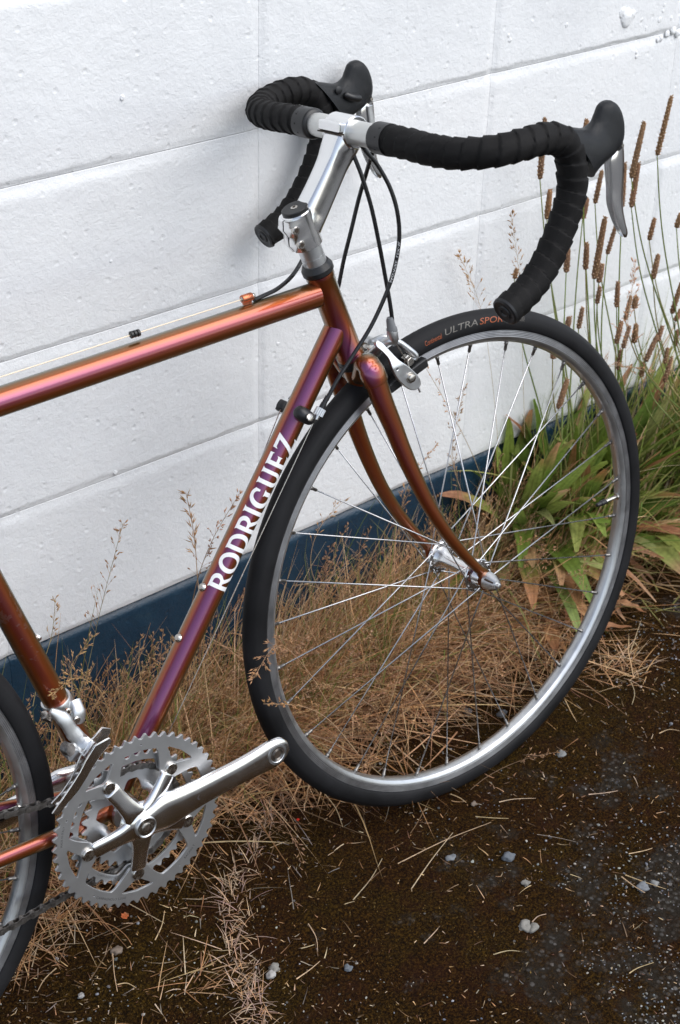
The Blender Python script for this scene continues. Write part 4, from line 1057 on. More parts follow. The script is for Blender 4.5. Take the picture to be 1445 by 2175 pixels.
# ---------------- painted block wall: stack-bonded blocks, shallow tooled joints thick with paint
CH, CW = .2032, .4064
Z0 = .240
wall = empty('painted_block_wall', (0, 0, -.17)); tag(wall, 'white painted concrete block wall with a glossy navy blue band along its foot', 'wall')
WP = V(0, 0, -.17)
for row in range(-2, 9):
    for colm in range(-6, 10):
        x0, x1, z0, z1 = colm * CW, (colm + 1) * CW, Z0 + row * CH, Z0 + (row + 1) * CH
        vis = -3 < colm < 4 and row < 6
        nx_, nz_ = (64, 36) if vis else (14, 8)
        def edge_grid(n):
            e = [.0, .002, .0045, .0075, .011, .015]; u = np.linspace(.02, 1 - .02, n); return u
        ux = np.concatenate([[0, .0015, .003, .0045, .006, .0075, .009, .0115], np.linspace(.015, CW - .015, nx_), CW - np.array([.0115, .009, .0075, .006, .0045, .003, .0015, 0])])
        uz = np.concatenate([[0, .0015, .003, .0045, .006, .0075, .009, .0115], np.linspace(.015, CH - .015, nz_), CH - np.array([.0115, .009, .0075, .006, .0045, .003, .0015, 0])])
        X, Zg = np.meshgrid(ux, uz); v = []
        rr = random.Random(row * 77 + colm * 13); proud = rr.uniform(-.0007, .0009); tx, tz = rr.uniform(-.0022, .0022), rr.uniform(-.003, .003)
        for j in range(len(uz)):
            for i in range(len(ux)):
                a, b = ux[i], uz[j]
                wx, wz = x0 + a, z0 + b
                if vis:
                    nz1 = noise.noise((wx * 28, wz * 28, 1.3)) * .0022 + noise.noise((wx * 95, wz * 95, 4.)) * .0011
                    fill = noise.noise((wx * 5.5, round((wz - Z0) / CH) * 7.1, 9.)) 
                    face = noise.noise((wx * 9, wz * 9, 7.)) * .0007 + noise.noise((wx * 55, wz * 55, 2.)) * .00028
                else: nz1 = 0; fill = 0; face = 0
                dx = min(a, CW - a) + nz1; dz = min(b, CH - b) + nz1
                # bed joints are tooled deeper than the head joints; paint has filled some of each
                th = min(1, max(0, dx / .0125)); tv = min(1, max(0, (b + nz1) / .0085), max(0, (CH - b + nz1) / .0165))
                sh = th * th * (3 - 2 * th); sv = tv * tv * (3 - 2 * tv)
                dep = (.0016 + .0006 * fill) * (1 - sh) + (.0020 + .0017 * fill) * (1 - sv)
                y = min(.0055, dep) + (.0085 * max(0., 1 - (CH - b + nz1 * .5) / .0125) ** 2 if row == -1 else 0.) - face * min(sh, sv) - (proud + tx * (a / CW - .5) * .4 + tz * (b / CH - .5) * .3) * min(sh, sv)
                v.append((wx - 0, y, wz - WP[2]))
        nxx = len(ux); f = [(j * nxx + i, j * nxx + i + 1, (j + 1) * nxx + i + 1, (j + 1) * nxx + i) for j in range(len(uz) - 1) for i in range(nxx - 1)]
        # sides run back into the wall
        n = len(v); ring = [i for i in range(nxx)] + [j * nxx + nxx - 1 for j in range(1, len(uz))] + [(len(uz) - 1) * nxx + i for i in range(nxx - 2, -1, -1)] + [j * nxx for j in range(len(uz) - 2, 0, -1)]
        v += [(v[i][0], .19, v[i][2]) for i in ring]; m = len(ring)
        f += [(ring[(k + 1) % m], ring[k], n + k, n + (k + 1) % m) for k in range(m)]
        mb = MB(); mb.add(v, f); mb.build('block', M['wall'], wall, True)
# blobs of old mortar and paint near the top right, and one streaky drip
mb = MB()
for (px, py, r) in ((1330, 38, .013), (1322, 28, .008), (1343, 30, .007), (1362, 42, .004), (1372, 60, .004), (1365, 52, .003), (1400, 42, .005), (1410, 10, .004), (1408, 22, .004), (1425, 38, .004), (1083, 85, .0035), (1080, 75, .003), (1203, 53, .0035), (1430, 65, .006), (1440, 70, .006), (1418, 72, .005), (1405, 82, .004), (1398, 85, .0035), (1352, 120, .003), (1352, 112, .0025), (1035, 120, .0035), (695 - 435, 208, .003), (236, 555, .002), (590, 730, .003), (245, 1004, .003)):
    P = ray_to(px, py, 1, 0.); bmm = bmesh.new(); bmesh.ops.create_icosphere(bmm, subdivisions=3, radius=1.)
    vv = []
    for q in bmm.verts:
        k = 1 + .35 * noise.noise(q.co * 1.7 + Vector((px, py, 0)))
        vv.append((P[0] + q.co.x * r * k, P[1] + q.co.y * r * .42 * k, P[2] - WP[2] + q.co.z * r * k * 1.1))
    mb.add(vv, [tuple(w.index for w in fc.verts) for fc in bmm.faces]); bmm.free()
tag(mb.build('paint_lumps', M['wall'], wall), kind='stuff')

# ---------------- ground
def axis_pts():
    a = np.linspace(-.75, 1.3, 330)
    return np.concatenate([[-60, -20, -8, -4, -2, -1.3, -1.], a, [1.5, 2., 4, 8, 20, 60]])
gx = axis_pts(); gy = np.concatenate([[-60, -20, -8, -4, -2, -1.5, -1.15], np.linspace(-.95, .02, 190), [.15]])
v = []
for y in gy:
    for x in gx:
        z = gz(x, y)
        if -1.2 < x < 1.6 and -1.2 < y:
            z += noise.noise((x * 4, y * 4, 0)) * .006 + noise.noise((x * 30, y * 30, 3)) * .0022 + noise.noise((x * 95, y * 95, 5)) * .0017
            d = math.hypot(x - .09, (y + .345) * 1.5); z -= .006 * math.exp(-(d / .07) ** 2) * 0
            if y > -.12: z += (y + .12) * .10
            if abs(x - .08) < .08 and abs(y + .36) < .05: z = min(z, gz(x, y) + .001)
        v.append((x, y, z))
nx_ = len(gx); mb = MB(); mb.add(v, [(j * nx_ + i, j * nx_ + i + 1, (j + 1) * nx_ + i + 1, (j + 1) * nx_ + i) for j in range(len(gy) - 1) for i in range(nx_ - 1)])
ground = tag(mb.build('ground', M['ground']), kind='structure')

# ---------------- blades, stalks, panicles
def blade(mb, base, az, lean, length, w, curl, col, seg=5, twist=0., flat=False):
    """ribbon that starts at angle 'lean' from the vertical and bends by 'curl' along its length"""
    dx, dy = math.cos(az), math.sin(az); p = np.array(base, float); a = lean; n = len(mb.v); st = length / seg
    px_, py_ = -dy, dx
    for i in range(seg + 1):
        t = i / seg; ww = w * (1 - t ** 2.2) * .5 + .00012
        tw = twist * t; sx, sy, sz = px_ * math.cos(tw), py_ * math.cos(tw), math.sin(tw)
        if p[2] < gz(p[0], p[1]) + .001: p[2] = gz(p[0], p[1]) + .001 + rnd.random() * .004; a = min(a, PI / 2)
        if p[1] > -.003: p[1] = -.003
        mb.v.append((p[0] - sx * ww, p[1] - sy * ww, p[2] - sz * ww)); mb.v.append((p[0] + sx * ww, p[1] + sy * ww, p[2] + sz * ww))
        mb.c.append(col); mb.c.append(col)
        if i: mb.f.append((n + 2 * i - 2, n + 2 * i - 1, n + 2 * i + 1, n + 2 * i))
        p = p + np.array([dx * math.sin(a), dy * math.sin(a), math.cos(a)]) * st; a += curl / seg
    return p


def spikelet(mb, p, d, l, w, col):
    d = unit(d); u = unit(np.cross(d, [.3, .2, 1.])); q = np.cross(d, u); n = len(mb.v)
    pts = [p, p + d * l * .4 + u * w, p + d * l * .4 + q * w, p + d * l * .4 - u * w, p + d * l * .4 - q * w, p + d * l]
    for k in pts: mb.v.append(tuple(k)); mb.c.append(col)
    mb.f.extend([(n, n + 1, n + 2), (n, n + 2, n + 3), (n, n + 3, n + 4), (n, n + 4, n + 1), (n + 5, n + 2, n + 1), (n + 5, n + 3, n + 2), (n + 5, n + 4, n + 3), (n + 5, n + 1, n + 4)])


def stalk_path(base, az, lean, length, curl, n=10):
    p = np.array(base, float); a = lean; out = [p.copy()]
    for i in range(n):
        p = p + np.array([math.cos(az) * math.sin(a), math.sin(az) * math.sin(a), math.cos(a)]) * length / n; a += curl / n
        if p[1] > -.004: p[1] = -.004
        if p[2] < gz(p[0], p[1]) + .003: p[2] = gz(p[0], p[1]) + .003
        out.append(p.copy())
    return out


def thin(mb, P, r, col, seg=3):
    P_, T, A, B = frames(P, (.3, .7, .1)); n0_ = len(mb.v); n = len(P)
    for i in range(n):
        rr = r * (1 - .55 * i / (n - 1))
        for k in range(seg):
            a = 2 * PI * k / seg; mb.v.append(tuple(P_[i] + (A[i] * math.cos(a) + B[i] * math.sin(a)) * rr)); mb.c.append(col)
    mb.f.extend([(n0_ + i * seg + k, n0_ + i * seg + (k + 1) % seg, n0_ + (i + 1) * seg + (k + 1) % seg, n0_ + (i + 1) * seg + k) for i in range(n - 1) for k in range(seg)])


def jit(c, s=.18):
    k = 1 + rnd.uniform(-s, s); return (c[0] * k * (1 + rnd.uniform(-.07, .07)), c[1] * k, c[2] * k * (1 + rnd.uniform(-.15, .15)))


TAN = [(.62, .37, .19), (.52, .28, .135), (.68, .46, .26), (.38, .20, .10), (.70, .52, .33)]
GREEN = [(.16, .20, .045), (.22, .24, .06), (.30, .28, .09)]


def panicle(mb, P, col, n=22, spread=.018, start=.62, sl=.0052, dense=1.):
    m = len(P) - 1
    for i in range(n):
        t = start + (1 - start) * (i / n) ** .9; k = t * m; i0 = min(int(k), m - 1); p = P[i0] + (P[i0 + 1] - P[i0]) * (k - i0); T = unit(P[i0 + 1] - P[i0])
        a = rnd.uniform(0, 2 * PI); side = unit(np.array([math.cos(a), math.sin(a) * .7, .25])); sp_ = spread * (1.25 - (t - start) / (1 - start)) * rnd.uniform(.4, 1.2)
        d = unit(T * 1.1 + side * .9); e = p + d * sp_
        if sp_ > .006: thin(mb, [p, p + d * sp_ * .5 + np.array([0, 0, .001]), e], .00022, col)
        for j in range(rnd.choice((2, 3, 3, 4))):
            q = p + (e - p) * rnd.uniform(.45, 1.); spikelet(mb, q, d + np.array([rnd.uniform(-.4, .4), rnd.uniform(-.4, .4), rnd.uniform(-.6, .3)]), sl * rnd.uniform(.8, 1.3), .00075, jit(col, .2))


# dense dry grass along the foot of the wall
def dens(x, y):
    """how thick the mat is at a place on the ground"""
    kx = max(0., min(1., (-.05 - x) / .3)); e0 = -.085 + .060 * kx; d = math.exp(-((y - e0) / (.065 - .025 * kx)) ** 2) if y < e0 else 1.
    if x > .36: d *= max(.12 if x < .6 else 0., 1 - (x - .36) / .16)
    d *= .75 + .5 * noise.noise((x * 9, y * 9, 4.))
    return max(0, d)
mb = MB(); cnt = 0
TUFT = []
while len(TUFT) < 150:
    x = rnd.uniform(-.75, .60); y = rnd.uniform(-.26, -.012)
    if rnd.random() < dens(x, y): TUFT.append((x, y, rnd.gauss(-.6, 1.3), rnd.uniform(.6, 1.25)))
while cnt < 8200:
    tu = TUFT[rnd.randrange(len(TUFT))]; x = tu[0] + rnd.gauss(0, .016); y = min(-.006, tu[1] + rnd.gauss(0, .014))
    if rnd.random() < .12: x = rnd.uniform(-.75, .55); y = -.006 - abs(rnd.gauss(0, .07))
    cnt += 1
    tall = rnd.random()
    near = max(0., min(1., (-.02 - y) / .22))
    L_ = rnd.uniform(.07, .22) * (1 - .30 * near) * (1.25 if tall > .85 else 1.) * tu[3]
    az = rnd.gauss(tu[2], .9); lean = abs(rnd.gauss(.50 + .7 * near, .35))
    colr = jit(rnd.choice(TAN) if rnd.random() > .13 else rnd.choice(GREEN))
    blade(mb, (x, y, gz(x, y)), az, lean, L_, rnd.uniform(.0009, .0019), rnd.uniform(.1, 1.25), colr, 5, rnd.uniform(-1.5, 1.5))
# flattened thatch, the dead blades that lie on the soil
cnt = 0
while cnt < 6000:
    x = rnd.uniform(-.80, .75); y = rnd.uniform(-.42, -.006)
    d = dens(x, y + .06)
    if rnd.random() > d * 1.1: continue
    cnt += 1
    blade(mb, (x, y, gz(x, y) + rnd.uniform(.002, .030) * min(1, d)), rnd.uniform(0, 2 * PI), rnd.uniform(1.2, 1.6), rnd.uniform(.05, .20), rnd.uniform(.0009, .0022), rnd.uniform(-.35, .45), jit(rnd.choice(TAN[:4] + [(.24, .13, .07), (.20, .12, .07)]), .35), 4, rnd.uniform(-1.5, 1.5))
tag(mb.build('dry_grass', M['straw']), 'mat of tan dry grass blades growing along the foot of the wall', kind='stuff')

mb = MB()
for i in range(340):
    x = rnd.uniform(-.5, .52); y = -.010 - abs(rnd.gauss(0, .09))
    L_ = rnd.uniform(.15, .29) * (1 - .8 * min(.4, abs(y)))
    P = stalk_path((x, y, gz(x, y)), rnd.gauss(-.5, 1.3), abs(rnd.gauss(.35, .3)), L_, rnd.uniform(.3, 1.2)); c = jit(rnd.choice(TAN[:3]))
    thin(mb, P, .0006, c); panicle(mb, P, jit((.55, .33, .18)), rnd.randint(10, 20), rnd.uniform(.010, .020), rnd.uniform(.55, .7))
tag(mb.build('grass_panicles', M['straw']), 'seed panicles standing out of the dry grass by the wall', kind='stuff')

# single seed stalks that stand clear of the mat
def lone(name, pts_px, yv, col, n, spread, label, start=.6, rad=.0006, sl=.0055):
    """pts_px: (px, py, distance from the wall) from foot to tip"""
    P = catmull([ray_to(a, b, 1, -d) for a, b, d in pts_px], 5)
    b = P[0].copy(); b[2] = max(b[2], gz(b[0], b[1]))
    o = empty(name, tuple(b)); tag(o, label, 'grass stalk', 'single grass stalks by the wall')
    Q = [p - b for p in P]; mb = MB(); thin(mb, Q, rad, col, 4); mb.build('stem', M['straw'], o)
    mb = MB(); panicle(mb, Q, jit((.56, .33, .17)), n, spread, start, sl); mb.build('panicle', M['straw'], o)
lone('seed_grass', [(165, 1480, .10), (185, 1425, .09), (215, 1290, .08), (262, 1110, .075)], 0, (.30, .26, .13), 26, .030, 'tall thin grass stalk with a loose reddish panicle against the white wall left of the down tube', .55)
lone('seed_grass', [(430, 1330, .12), (420, 1230, .10), (413, 1140, .08), (395, 1045, .07)], 0, (.50, .32, .18), 18, .010, 'bristly dry grass spike with long awns just above the down tube lettering', .5, .0007, .012)
lone('seed_grass', [(400, 1330, .16), (420, 1230, .20), (455, 1140, .26), (508, 1050, .30)], 0, (.50, .32, .18), 34, .018, 'reddish seed panicle leaning across the down tube beside the first lettering', .35, .0006)
lone('seed_grass', [(200, 1560, .20), (170, 1480, .20), (150, 1420, .20), (200, 1350, .20)], 0, (.34, .27, .10), 30, .020, 'pale seed panicle arching over the front derailleur clamp', .35)
lone('seed_grass', [(70, 1500, .10), (85, 1430, .09), (110, 1350, .08), (118, 1270, .07)], 0, (.40, .33, .16), 14, .014, 'short thin grass stalk by the seat tube at the left edge', .6)
lone('seed_grass', [(240, 1560, .24), (215, 1470, .26), (160, 1440, .28), (110, 1480, .30)], 0, (.55, .38, .20), 34, .016, 'drooping tan panicle in front of the lower seat tube', .4)
lone('seed_grass', [(700, 1500, .30), (650, 1420, .37), (590, 1370, .41), (540, 1440, .44)], 0, (.60, .38, .22), 44, .022, 'orange tan panicle hanging across the front tyre at the left', .45, .0006, .006)
lone('seed_grass', [(760, 1600, .38), (700, 1530, .39), (640, 1500, .41), (560, 1495, .42)], 0, (.60, .40, .24), 26, .016, 'bent seed stalk lying across the tyre above the crank end', .5)
lone('seed_grass', [(1010, 1180, .12), (985, 1060, .09), (960, 960, .07), (988, 820, .05)], 0, (.50, .36, .22), 40, .022, 'dry grass plume seen through the spokes right of the fork', .4)
lone('seed_grass', [(1060, 1130, .10), (1010, 980, .06), (950, 860, .04), (880, 740, .03)], 0, (.45, .33, .18), 12, .015, 'thin bent stem against the white wall behind the front brake', .6)
lone('seed_grass', [(1060, 960, .05), (1045, 800, .04), (1020, 650, .03), (975, 540, .02)], 0, (.60, .50, .34), 24, .022, 'pale oat-like panicle high on the wall between cables and bar', .62, .0004, .0065)
lone('seed_grass', [(1115, 930, .08), (1110, 750, .07), (1105, 600, .06), (1085, 450, .05)], 0, (.60, .50, .34), 30, .020, 'pale loose panicle beside the drop of the handlebar', .6, .0004, .0065)
lone('seed_grass', [(1320, 1000, .12), (1330, 850, .14), (1330, 720, .15), (1350, 560, .16)], 0, (.62, .52, .34), 34, .030, 'cream flowering panicle among the plantain heads at the right', .6, .0005, .007)
lone('seed_grass', [(1230, 960, .10), (1250, 850, .12), (1290, 780, .13), (1385, 790, .15)], 0, (.62, .50, .32), 22, .018, 'cream panicle bending right above the tyre', .6, .0005, .007)
lone('seed_grass', [(880, 1290, .14), (850, 1180, .13), (860, 1050, .12), (930, 940, .10)], 0, (.50, .34, .2), 22, .016, 'dry stalk between the two fork blades', .5)
lone('seed_grass', [(690, 1280, .10), (660, 1200, .09), (680, 1120, .08), (735, 1060, .07)], 0, (.50, .34, .2), 16, .016, 'dry stalk against the navy band left of the far fork blade', .5)

# upright green and straw blades in front of the navy band
mb = MB()
for i in range(620):
    x = rnd.uniform(-.60, .62); y = rnd.uniform(-.16, -.012)
    c = jit(rnd.choice(GREEN + TAN[:3])); blade(mb, (x, y, gz(x, y)), rnd.gauss(0, 1.6), abs(rnd.gauss(.3, .22)), rnd.uniform(.12, .25) * (1.3 if i % 5 == 0 else 1.), rnd.uniform(.0010, .0021), rnd.uniform(.1, .9), c, 6, rnd.uniform(-1, 1))
tag(mb.build('upright_grass', M['straw']), 'thin upright green and straw blades in front of the navy band', kind='stuff')

# ---------------- plantain plants at the right
def leaf(name, parent, base, az, lean, length, w, curl, c0, c1, tipbrown=.0, mat='leaf'):
    mb = MB(); seg = 12; p = np.zeros(3); a = lean; dx, dy = math.cos(az), math.sin(az); tw = rnd.uniform(-.5, .5); wav = rnd.uniform(0, 6)
    for i in range(seg + 1):
        t = i / seg; ww = w * (math.sin(PI * min(1., (t * .93 + .02)) ** .85)) ** .9 * .5 + .0018 * (1 - t)
        nrm = np.array([-dx * math.cos(a), -dy * math.cos(a), math.sin(a)]); sd_ = np.array([-dy, dx, 0]); ct, sn = math.cos(tw * t), math.sin(tw * t); s2 = sd_ * ct + nrm * sn; n2 = nrm * ct - sd_ * sn
        g = gz(base[0] + p[0], base[1] + p[1]) - base[2]
        if p[2] < g + .006: p[2] = g + .006 + .004 * rnd.random(); a = min(a, PI / 2 + .02)
        yl = -.004 - base[1]
        if p[1] > yl: p[1] = yl
        for k, u in enumerate((-1, -.62, -.3, 0, .3, .62, 1)):
            ridge = (.0011 if k in (1, 3, 5) else -.0003) * (1 - t) + .0016 * math.sin(t * 17 + wav) * abs(u)
            q = p + s2 * ww * u + n2 * (ridge + abs(u) * ww * .22)
            if q[1] > yl: q[1] = yl
            mb.v.append(tuple(q))
            br_ = max(0., min(1., (t - (1 - tipbrown)) * 5 + .5 * noise.noise((u * 3 + wav, t * 9, az)))) if tipbrown > 0 else 0.
            vein = 1.18 if k in (1, 3, 5) else .9
            mb.c.append(tuple((c0[m] * (1 - br_) + c1[m] * br_) * vein for m in range(3)))
        if i:
            n = len(mb.v); mb.f.extend([(n - 14 + k, n - 13 + k, n - 6 + k, n - 7 + k) for k in range(6)])
        p = p + np.array([dx * math.sin(a), dy * math.sin(a), math.cos(a)]) * length / seg; a += curl / seg
    return mb.build(name, M[mat], parent)


LG = [(.14, .21, .035), (.20, .28, .055), (.27, .34, .08), (.11, .17, .030), (.33, .36, .12)]
LB = [(.42, .22, .11), (.34, .16, .08), (.50, .30, .17)]
plants = []
def plant(x, y, label, nl, Lr, seed_):
    o = empty('plantain_plant', (x, y, gz(x, y))); tag(o, label, 'plant', 'plantain plants by the wall')
    st_ = rnd.getstate(); rnd.seed(seed_)
    for i in range(nl):
        az = rnd.uniform(-PI, PI) if i % 3 else rnd.uniform(-2.6, .3); dead = rnd.random() < .24; up_ = i % 2 == 0 and not dead and x < .95
        leaf('leaf', o, (x, y, gz(x, y)), az, rnd.uniform(.05, .50) if up_ else (rnd.uniform(.10, .95) if not dead else rnd.uniform(.7, 1.3)), rnd.uniform(.20, .34) if up_ else rnd.uniform(*Lr), rnd.uniform(.020, .040) * (.7 if dead else 1.), rnd.uniform(.15, .9) if up_ else rnd.uniform(.5, 1.9), jit(rnd.choice(LB if dead else LG), .2), jit(rnd.choice(LB)), rnd.choice((0, 0, .12, .25, .4)))
    plants.append((x, y, o)); rnd.setstate(st_)
plant(.520, -.040, 'leafy plantain behind the front wheel nearest the hub, broad leaves against the navy band', 60, (.15, .30), 3)
plant(.620, -.065, 'plantain with long hanging leaves seen through the right half of the spokes', 90, (.13, .27), 5)
plant(.740, -.060, 'tall plantain right behind the tyre with the most brown heads', 50, (.12, .24), 8)
plant(.900, -.140, 'plantain at the right edge with yellow green leaves drooping onto the asphalt', 54, (.13, .25), 12)
plant(1.030, -.080, 'plantain half out of view at the right, in front of the navy band', 30, (.12, .24), 15)
# big leaves that flop forward right of the tyre, placed one by one
def flop(px0, px1, w, c0, c1, tb, own):
    a = ground_at(*px0) + V(0, 0, .035); b = ground_at(*px1); x, y, o = plants[own]; d = b - a
    bs = (a[0], a[1], a[2]); l = leaf('leaf', o, bs, math.atan2(d[1], d[0]), 1.05, np.linalg.norm(d) * 1.08, w, .75, c0, c1, tb)
    l.location = (bs[0] - x, bs[1] - y, bs[2] - gz(x, y))
flop((1345, 1185), (1440, 1295), .034, (.30, .34, .10), (.50, .30, .17), .3, 3)
flop((1370, 1170), (1470, 1290), .030, (.26, .30, .075), (.44, .24, .12), .35, 3)
flop((1350, 1150), (1480, 1190), .028, (.22, .27, .06), (.44, .24, .12), .0, 3)
flop((1390, 1120), (1500, 1150), .030, (.26, .30, .08), (.44, .24, .12), .2, 3)
flop((1340, 1110), (1470, 1110), .024, (.18, .24, .06), (.44, .24, .12), .0, 3)
flop((1160, 1150), (1180, 1330), .036, (.22, .27, .075), (.44, .25, .13), .3, 1)
flop((1210, 1180), (1275, 1290), .024, (.28, .32, .09), (.44, .25, .13), .0, 1)
flop((1130, 1140), (1140, 1240), .026, (.18, .24, .06), (.44, .25, .13), .1, 1)
flop((1190, 1240), (1215, 1345), .034, (.36, .18, .09), (.30, .15, .07), .5, 1)
flop((1250, 1120), (1225, 1235), .022, (.34, .30, .16), (.44, .25, .13), .5, 2)

# flower stalks with brown cylindrical heads: (top, bottom of the head in the photograph, distance from the wall, owner)
HEADS = [((1427, 203), (1396, 330), .14, 3), ((1369, 258), (1341, 378), .12, 3), ((1357, 345), (1341, 440), .12, 3), ((1158, 250), (1147, 380), .05, 1), ((1247, 253), (1240, 300), .06, 2), ((1169, 402), (1162, 465), .05, 1),
         ((1279, 362), (1264, 432), .05, 2), ((1328, 345), (1322, 440), .08, 2), ((1286, 460), (1262, 592), .16, 2), ((1247, 515), (1244, 572), .07, 2), ((1248, 420), (1238, 465), .05, 1), ((1308, 480), (1290, 540), .07, 2),
         ((1207, 525), (1203, 578), .05, 1), ((1391, 463), (1379, 510), .10, 3), ((1399, 540), (1387, 592), .12, 3), ((1447, 452), (1437, 484), .10, 4), ((1238, 652), (1229, 698), .10, 1), ((1275, 608), (1268, 645), .09, 2),
         ((1313, 598), (1310, 652), .12, 2), ((1341, 628), (1328, 680), .12, 3), ((1352, 628), (1347, 655), .12, 3), ((1352, 688), (1347, 728), .13, 3), ((1321, 682), (1309, 730), .13, 2), ((1338, 692), (1323, 740), .14, 2),
         ((1449, 598), (1427, 666), .14, 4), ((1449, 655), (1434, 682), .14, 4), ((1397, 712), (1371, 768), .16, 3), ((1408, 692), (1396, 725), .14, 3), ((1206, 805), (1186, 868), .10, 1), ((1320, 742), (1313, 785), .13, 2),
         ((1427, 758), (1411, 812), .15, 3), ((1419, 738), (1412, 772), .13, 4), ((1098, 570), (1093, 592), .04, 1), ((1210, 672), (1204, 700), .07, 1), ((1180, 735), (1174, 762), .08, 1), ((1368, 770), (1362, 800), .12, 3), ((1440, 700), (1434, 735), .12, 4), ((1280, 560), (1272, 600), .08, 2)]
for (t_, b_, d_, own) in HEADS:
    x, y, o = plants[own]; base = np.array([x + rnd.uniform(-.06, .06), y + rnd.uniform(-.02, .02), gz(x, y)]); T_ = ray_to(*t_, 1, -d_); B_ = ray_to(*b_, 1, -d_)
    H = B_ - base; ax_ = unit(T_ - B_)
    P = catmull([base - np.array([x, y, gz(x, y)]), base + H * .40 + np.array([-.02 * unit(H)[0], 0, .02]) - np.array([x, y, gz(x, y)]), base + H * .80 - np.array([x, y, gz(x, y)]) - (ax_ - unit(H)) * .012, B_ - np.array([x, y, gz(x, y)])], 8)
    mb = MB(); c = jit(rnd.choice([(.26, .33, .09), (.32, .36, .12), (.38, .34, .14), (.22, .30, .08)])); thin(mb, P, .0018, c, 5); so = mb.build('flower_stalk', M['straw'], o)
    # knobbly head: seed capsules set in a spiral round a core
    Lh = np.linalg.norm(T_ - B_); R0 = rnd.uniform(.0036, .0052); hc_ = rnd.choice([(.42, .26, .15), (.34, .20, .11), (.48, .31, .19), (.38, .23, .13)])
    mb = MB(); c = jit((.22, .12, .065), .2); O = np.array([x, y, gz(x, y)]); tube(mb, [B_ - O, B_ + ax_ * Lh * .06 - O, B_ + ax_ * Lh * .5 - O, B_ + ax_ * Lh * .93 - O, T_ - O], [R0 * .5, R0 * .85, R0 * .9, R0 * .75, R0 * .3], 8, col=c)
    u1 = unit(np.cross(ax_, [.2, 1., .1])); u2 = np.cross(ax_, u1); ns = int(Lh / .0009)
    for i in range(ns):
        s_ = (i + .5) / ns; a = i * 2.399; rr = R0 * (1 - .55 * s_ ** 2) * (1 + .10 * math.sin(s_ * 23 + own * 2 + t_[0])) * min(1., .55 + s_ * 6); o_ = u1 * math.cos(a) + u2 * math.sin(a)
        spikelet(mb, B_ + ax_ * Lh * s_ + o_ * rr * .62 - O, o_ + ax_ * .7, .0034, .0013, jit(hc_ if rnd.random() > .2 else (.46, .31, .19), .3))
    so2 = mb.build('seed_head', M['seed'], so)
# bare or fading extra stalks and long strap blades around the plants
mb = MB()
for i in range(1500):
    x = rnd.gauss(.74, .22); y = rnd.uniform(-.17, -.008) if rnd.random() < .6 else rnd.uniform(-.06, -.008)
    if x < .44: continue
    g = jit(rnd.choice([(.22, .29, .055), (.30, .35, .09), (.38, .38, .13), (.15, .22, .04)] if rnd.random() > .25 else TAN)); blade(mb, (x, y, gz(x, y)), rnd.gauss(-.2, 1.2), abs(rnd.gauss(.36, .26)), rnd.uniform(.12, .42) * (.75 + .25 * min(1, max(0, (x - .5) / .25))), rnd.uniform(.0018, .0048), rnd.uniform(.1, 1.2), g, 7, rnd.uniform(-1, 1))
for i in range(2600):
    x = rnd.uniform(.50, 1.25); y = rnd.uniform(-.30, -.01)
    if rnd.random() > math.exp(-((y + .06) / .13) ** 2): continue
    blade(mb, (x, y, gz(x, y) + rnd.uniform(.002, .02)), rnd.uniform(0, 2 * PI), rnd.uniform(1.1, 1.6), rnd.uniform(.05, .20), rnd.uniform(.001, .0028), rnd.uniform(-.25, .35), jit(rnd.choice(TAN[:4] + [(.30, .28, .10)]), .3), 5, rnd.uniform(-1.5, 1.5))
tag(mb.build('strap_grass', M['straw']), 'green and straw coloured grass crowding round the plantains', kind='stuff')
# withered brown leaves lying under the plants
k_ = 0
for (px, py, ln, wd, az, lab) in ((1160, 1345, .075, .020, -2.2, 'curled brown leaf under the hanging plantain leaf'), (1225, 1350, .085, .020, -.7, 'long withered brown leaf just inside the rim at lower right'), (1120, 1310, .06, .016, .6, 'brown leaf flat on the soil near the hub'),
                                  (1300, 1290, .06, .018, -1.4, 'rusty leaf beside the tyre below the plantains'), (1000, 1385, .045, .014, .4, 'pale papery leaf in the thatch below the hub'), (300, 1870, .03, .016, .9, 'papery leaf seen through the chainrings'), (262, 1968, .011, .008, .3, 'small orange petal-like leaf under the chain')):
    P = ground_at(px, py); o = leaf('fallen_leaf', None, (P[0], P[1], P[2]), az, 1.35, ln, wd, .35, jit(LB[0]) if k_ < 4 else ((.50, .40, .32) if k_ < 6 else (.62, .17, .06)), LB[1], .4); o.location = (P[0], P[1], P[2] + .006); tag(o, lab, 'leaf', 'fallen leaves under the grass'); k_ += 1

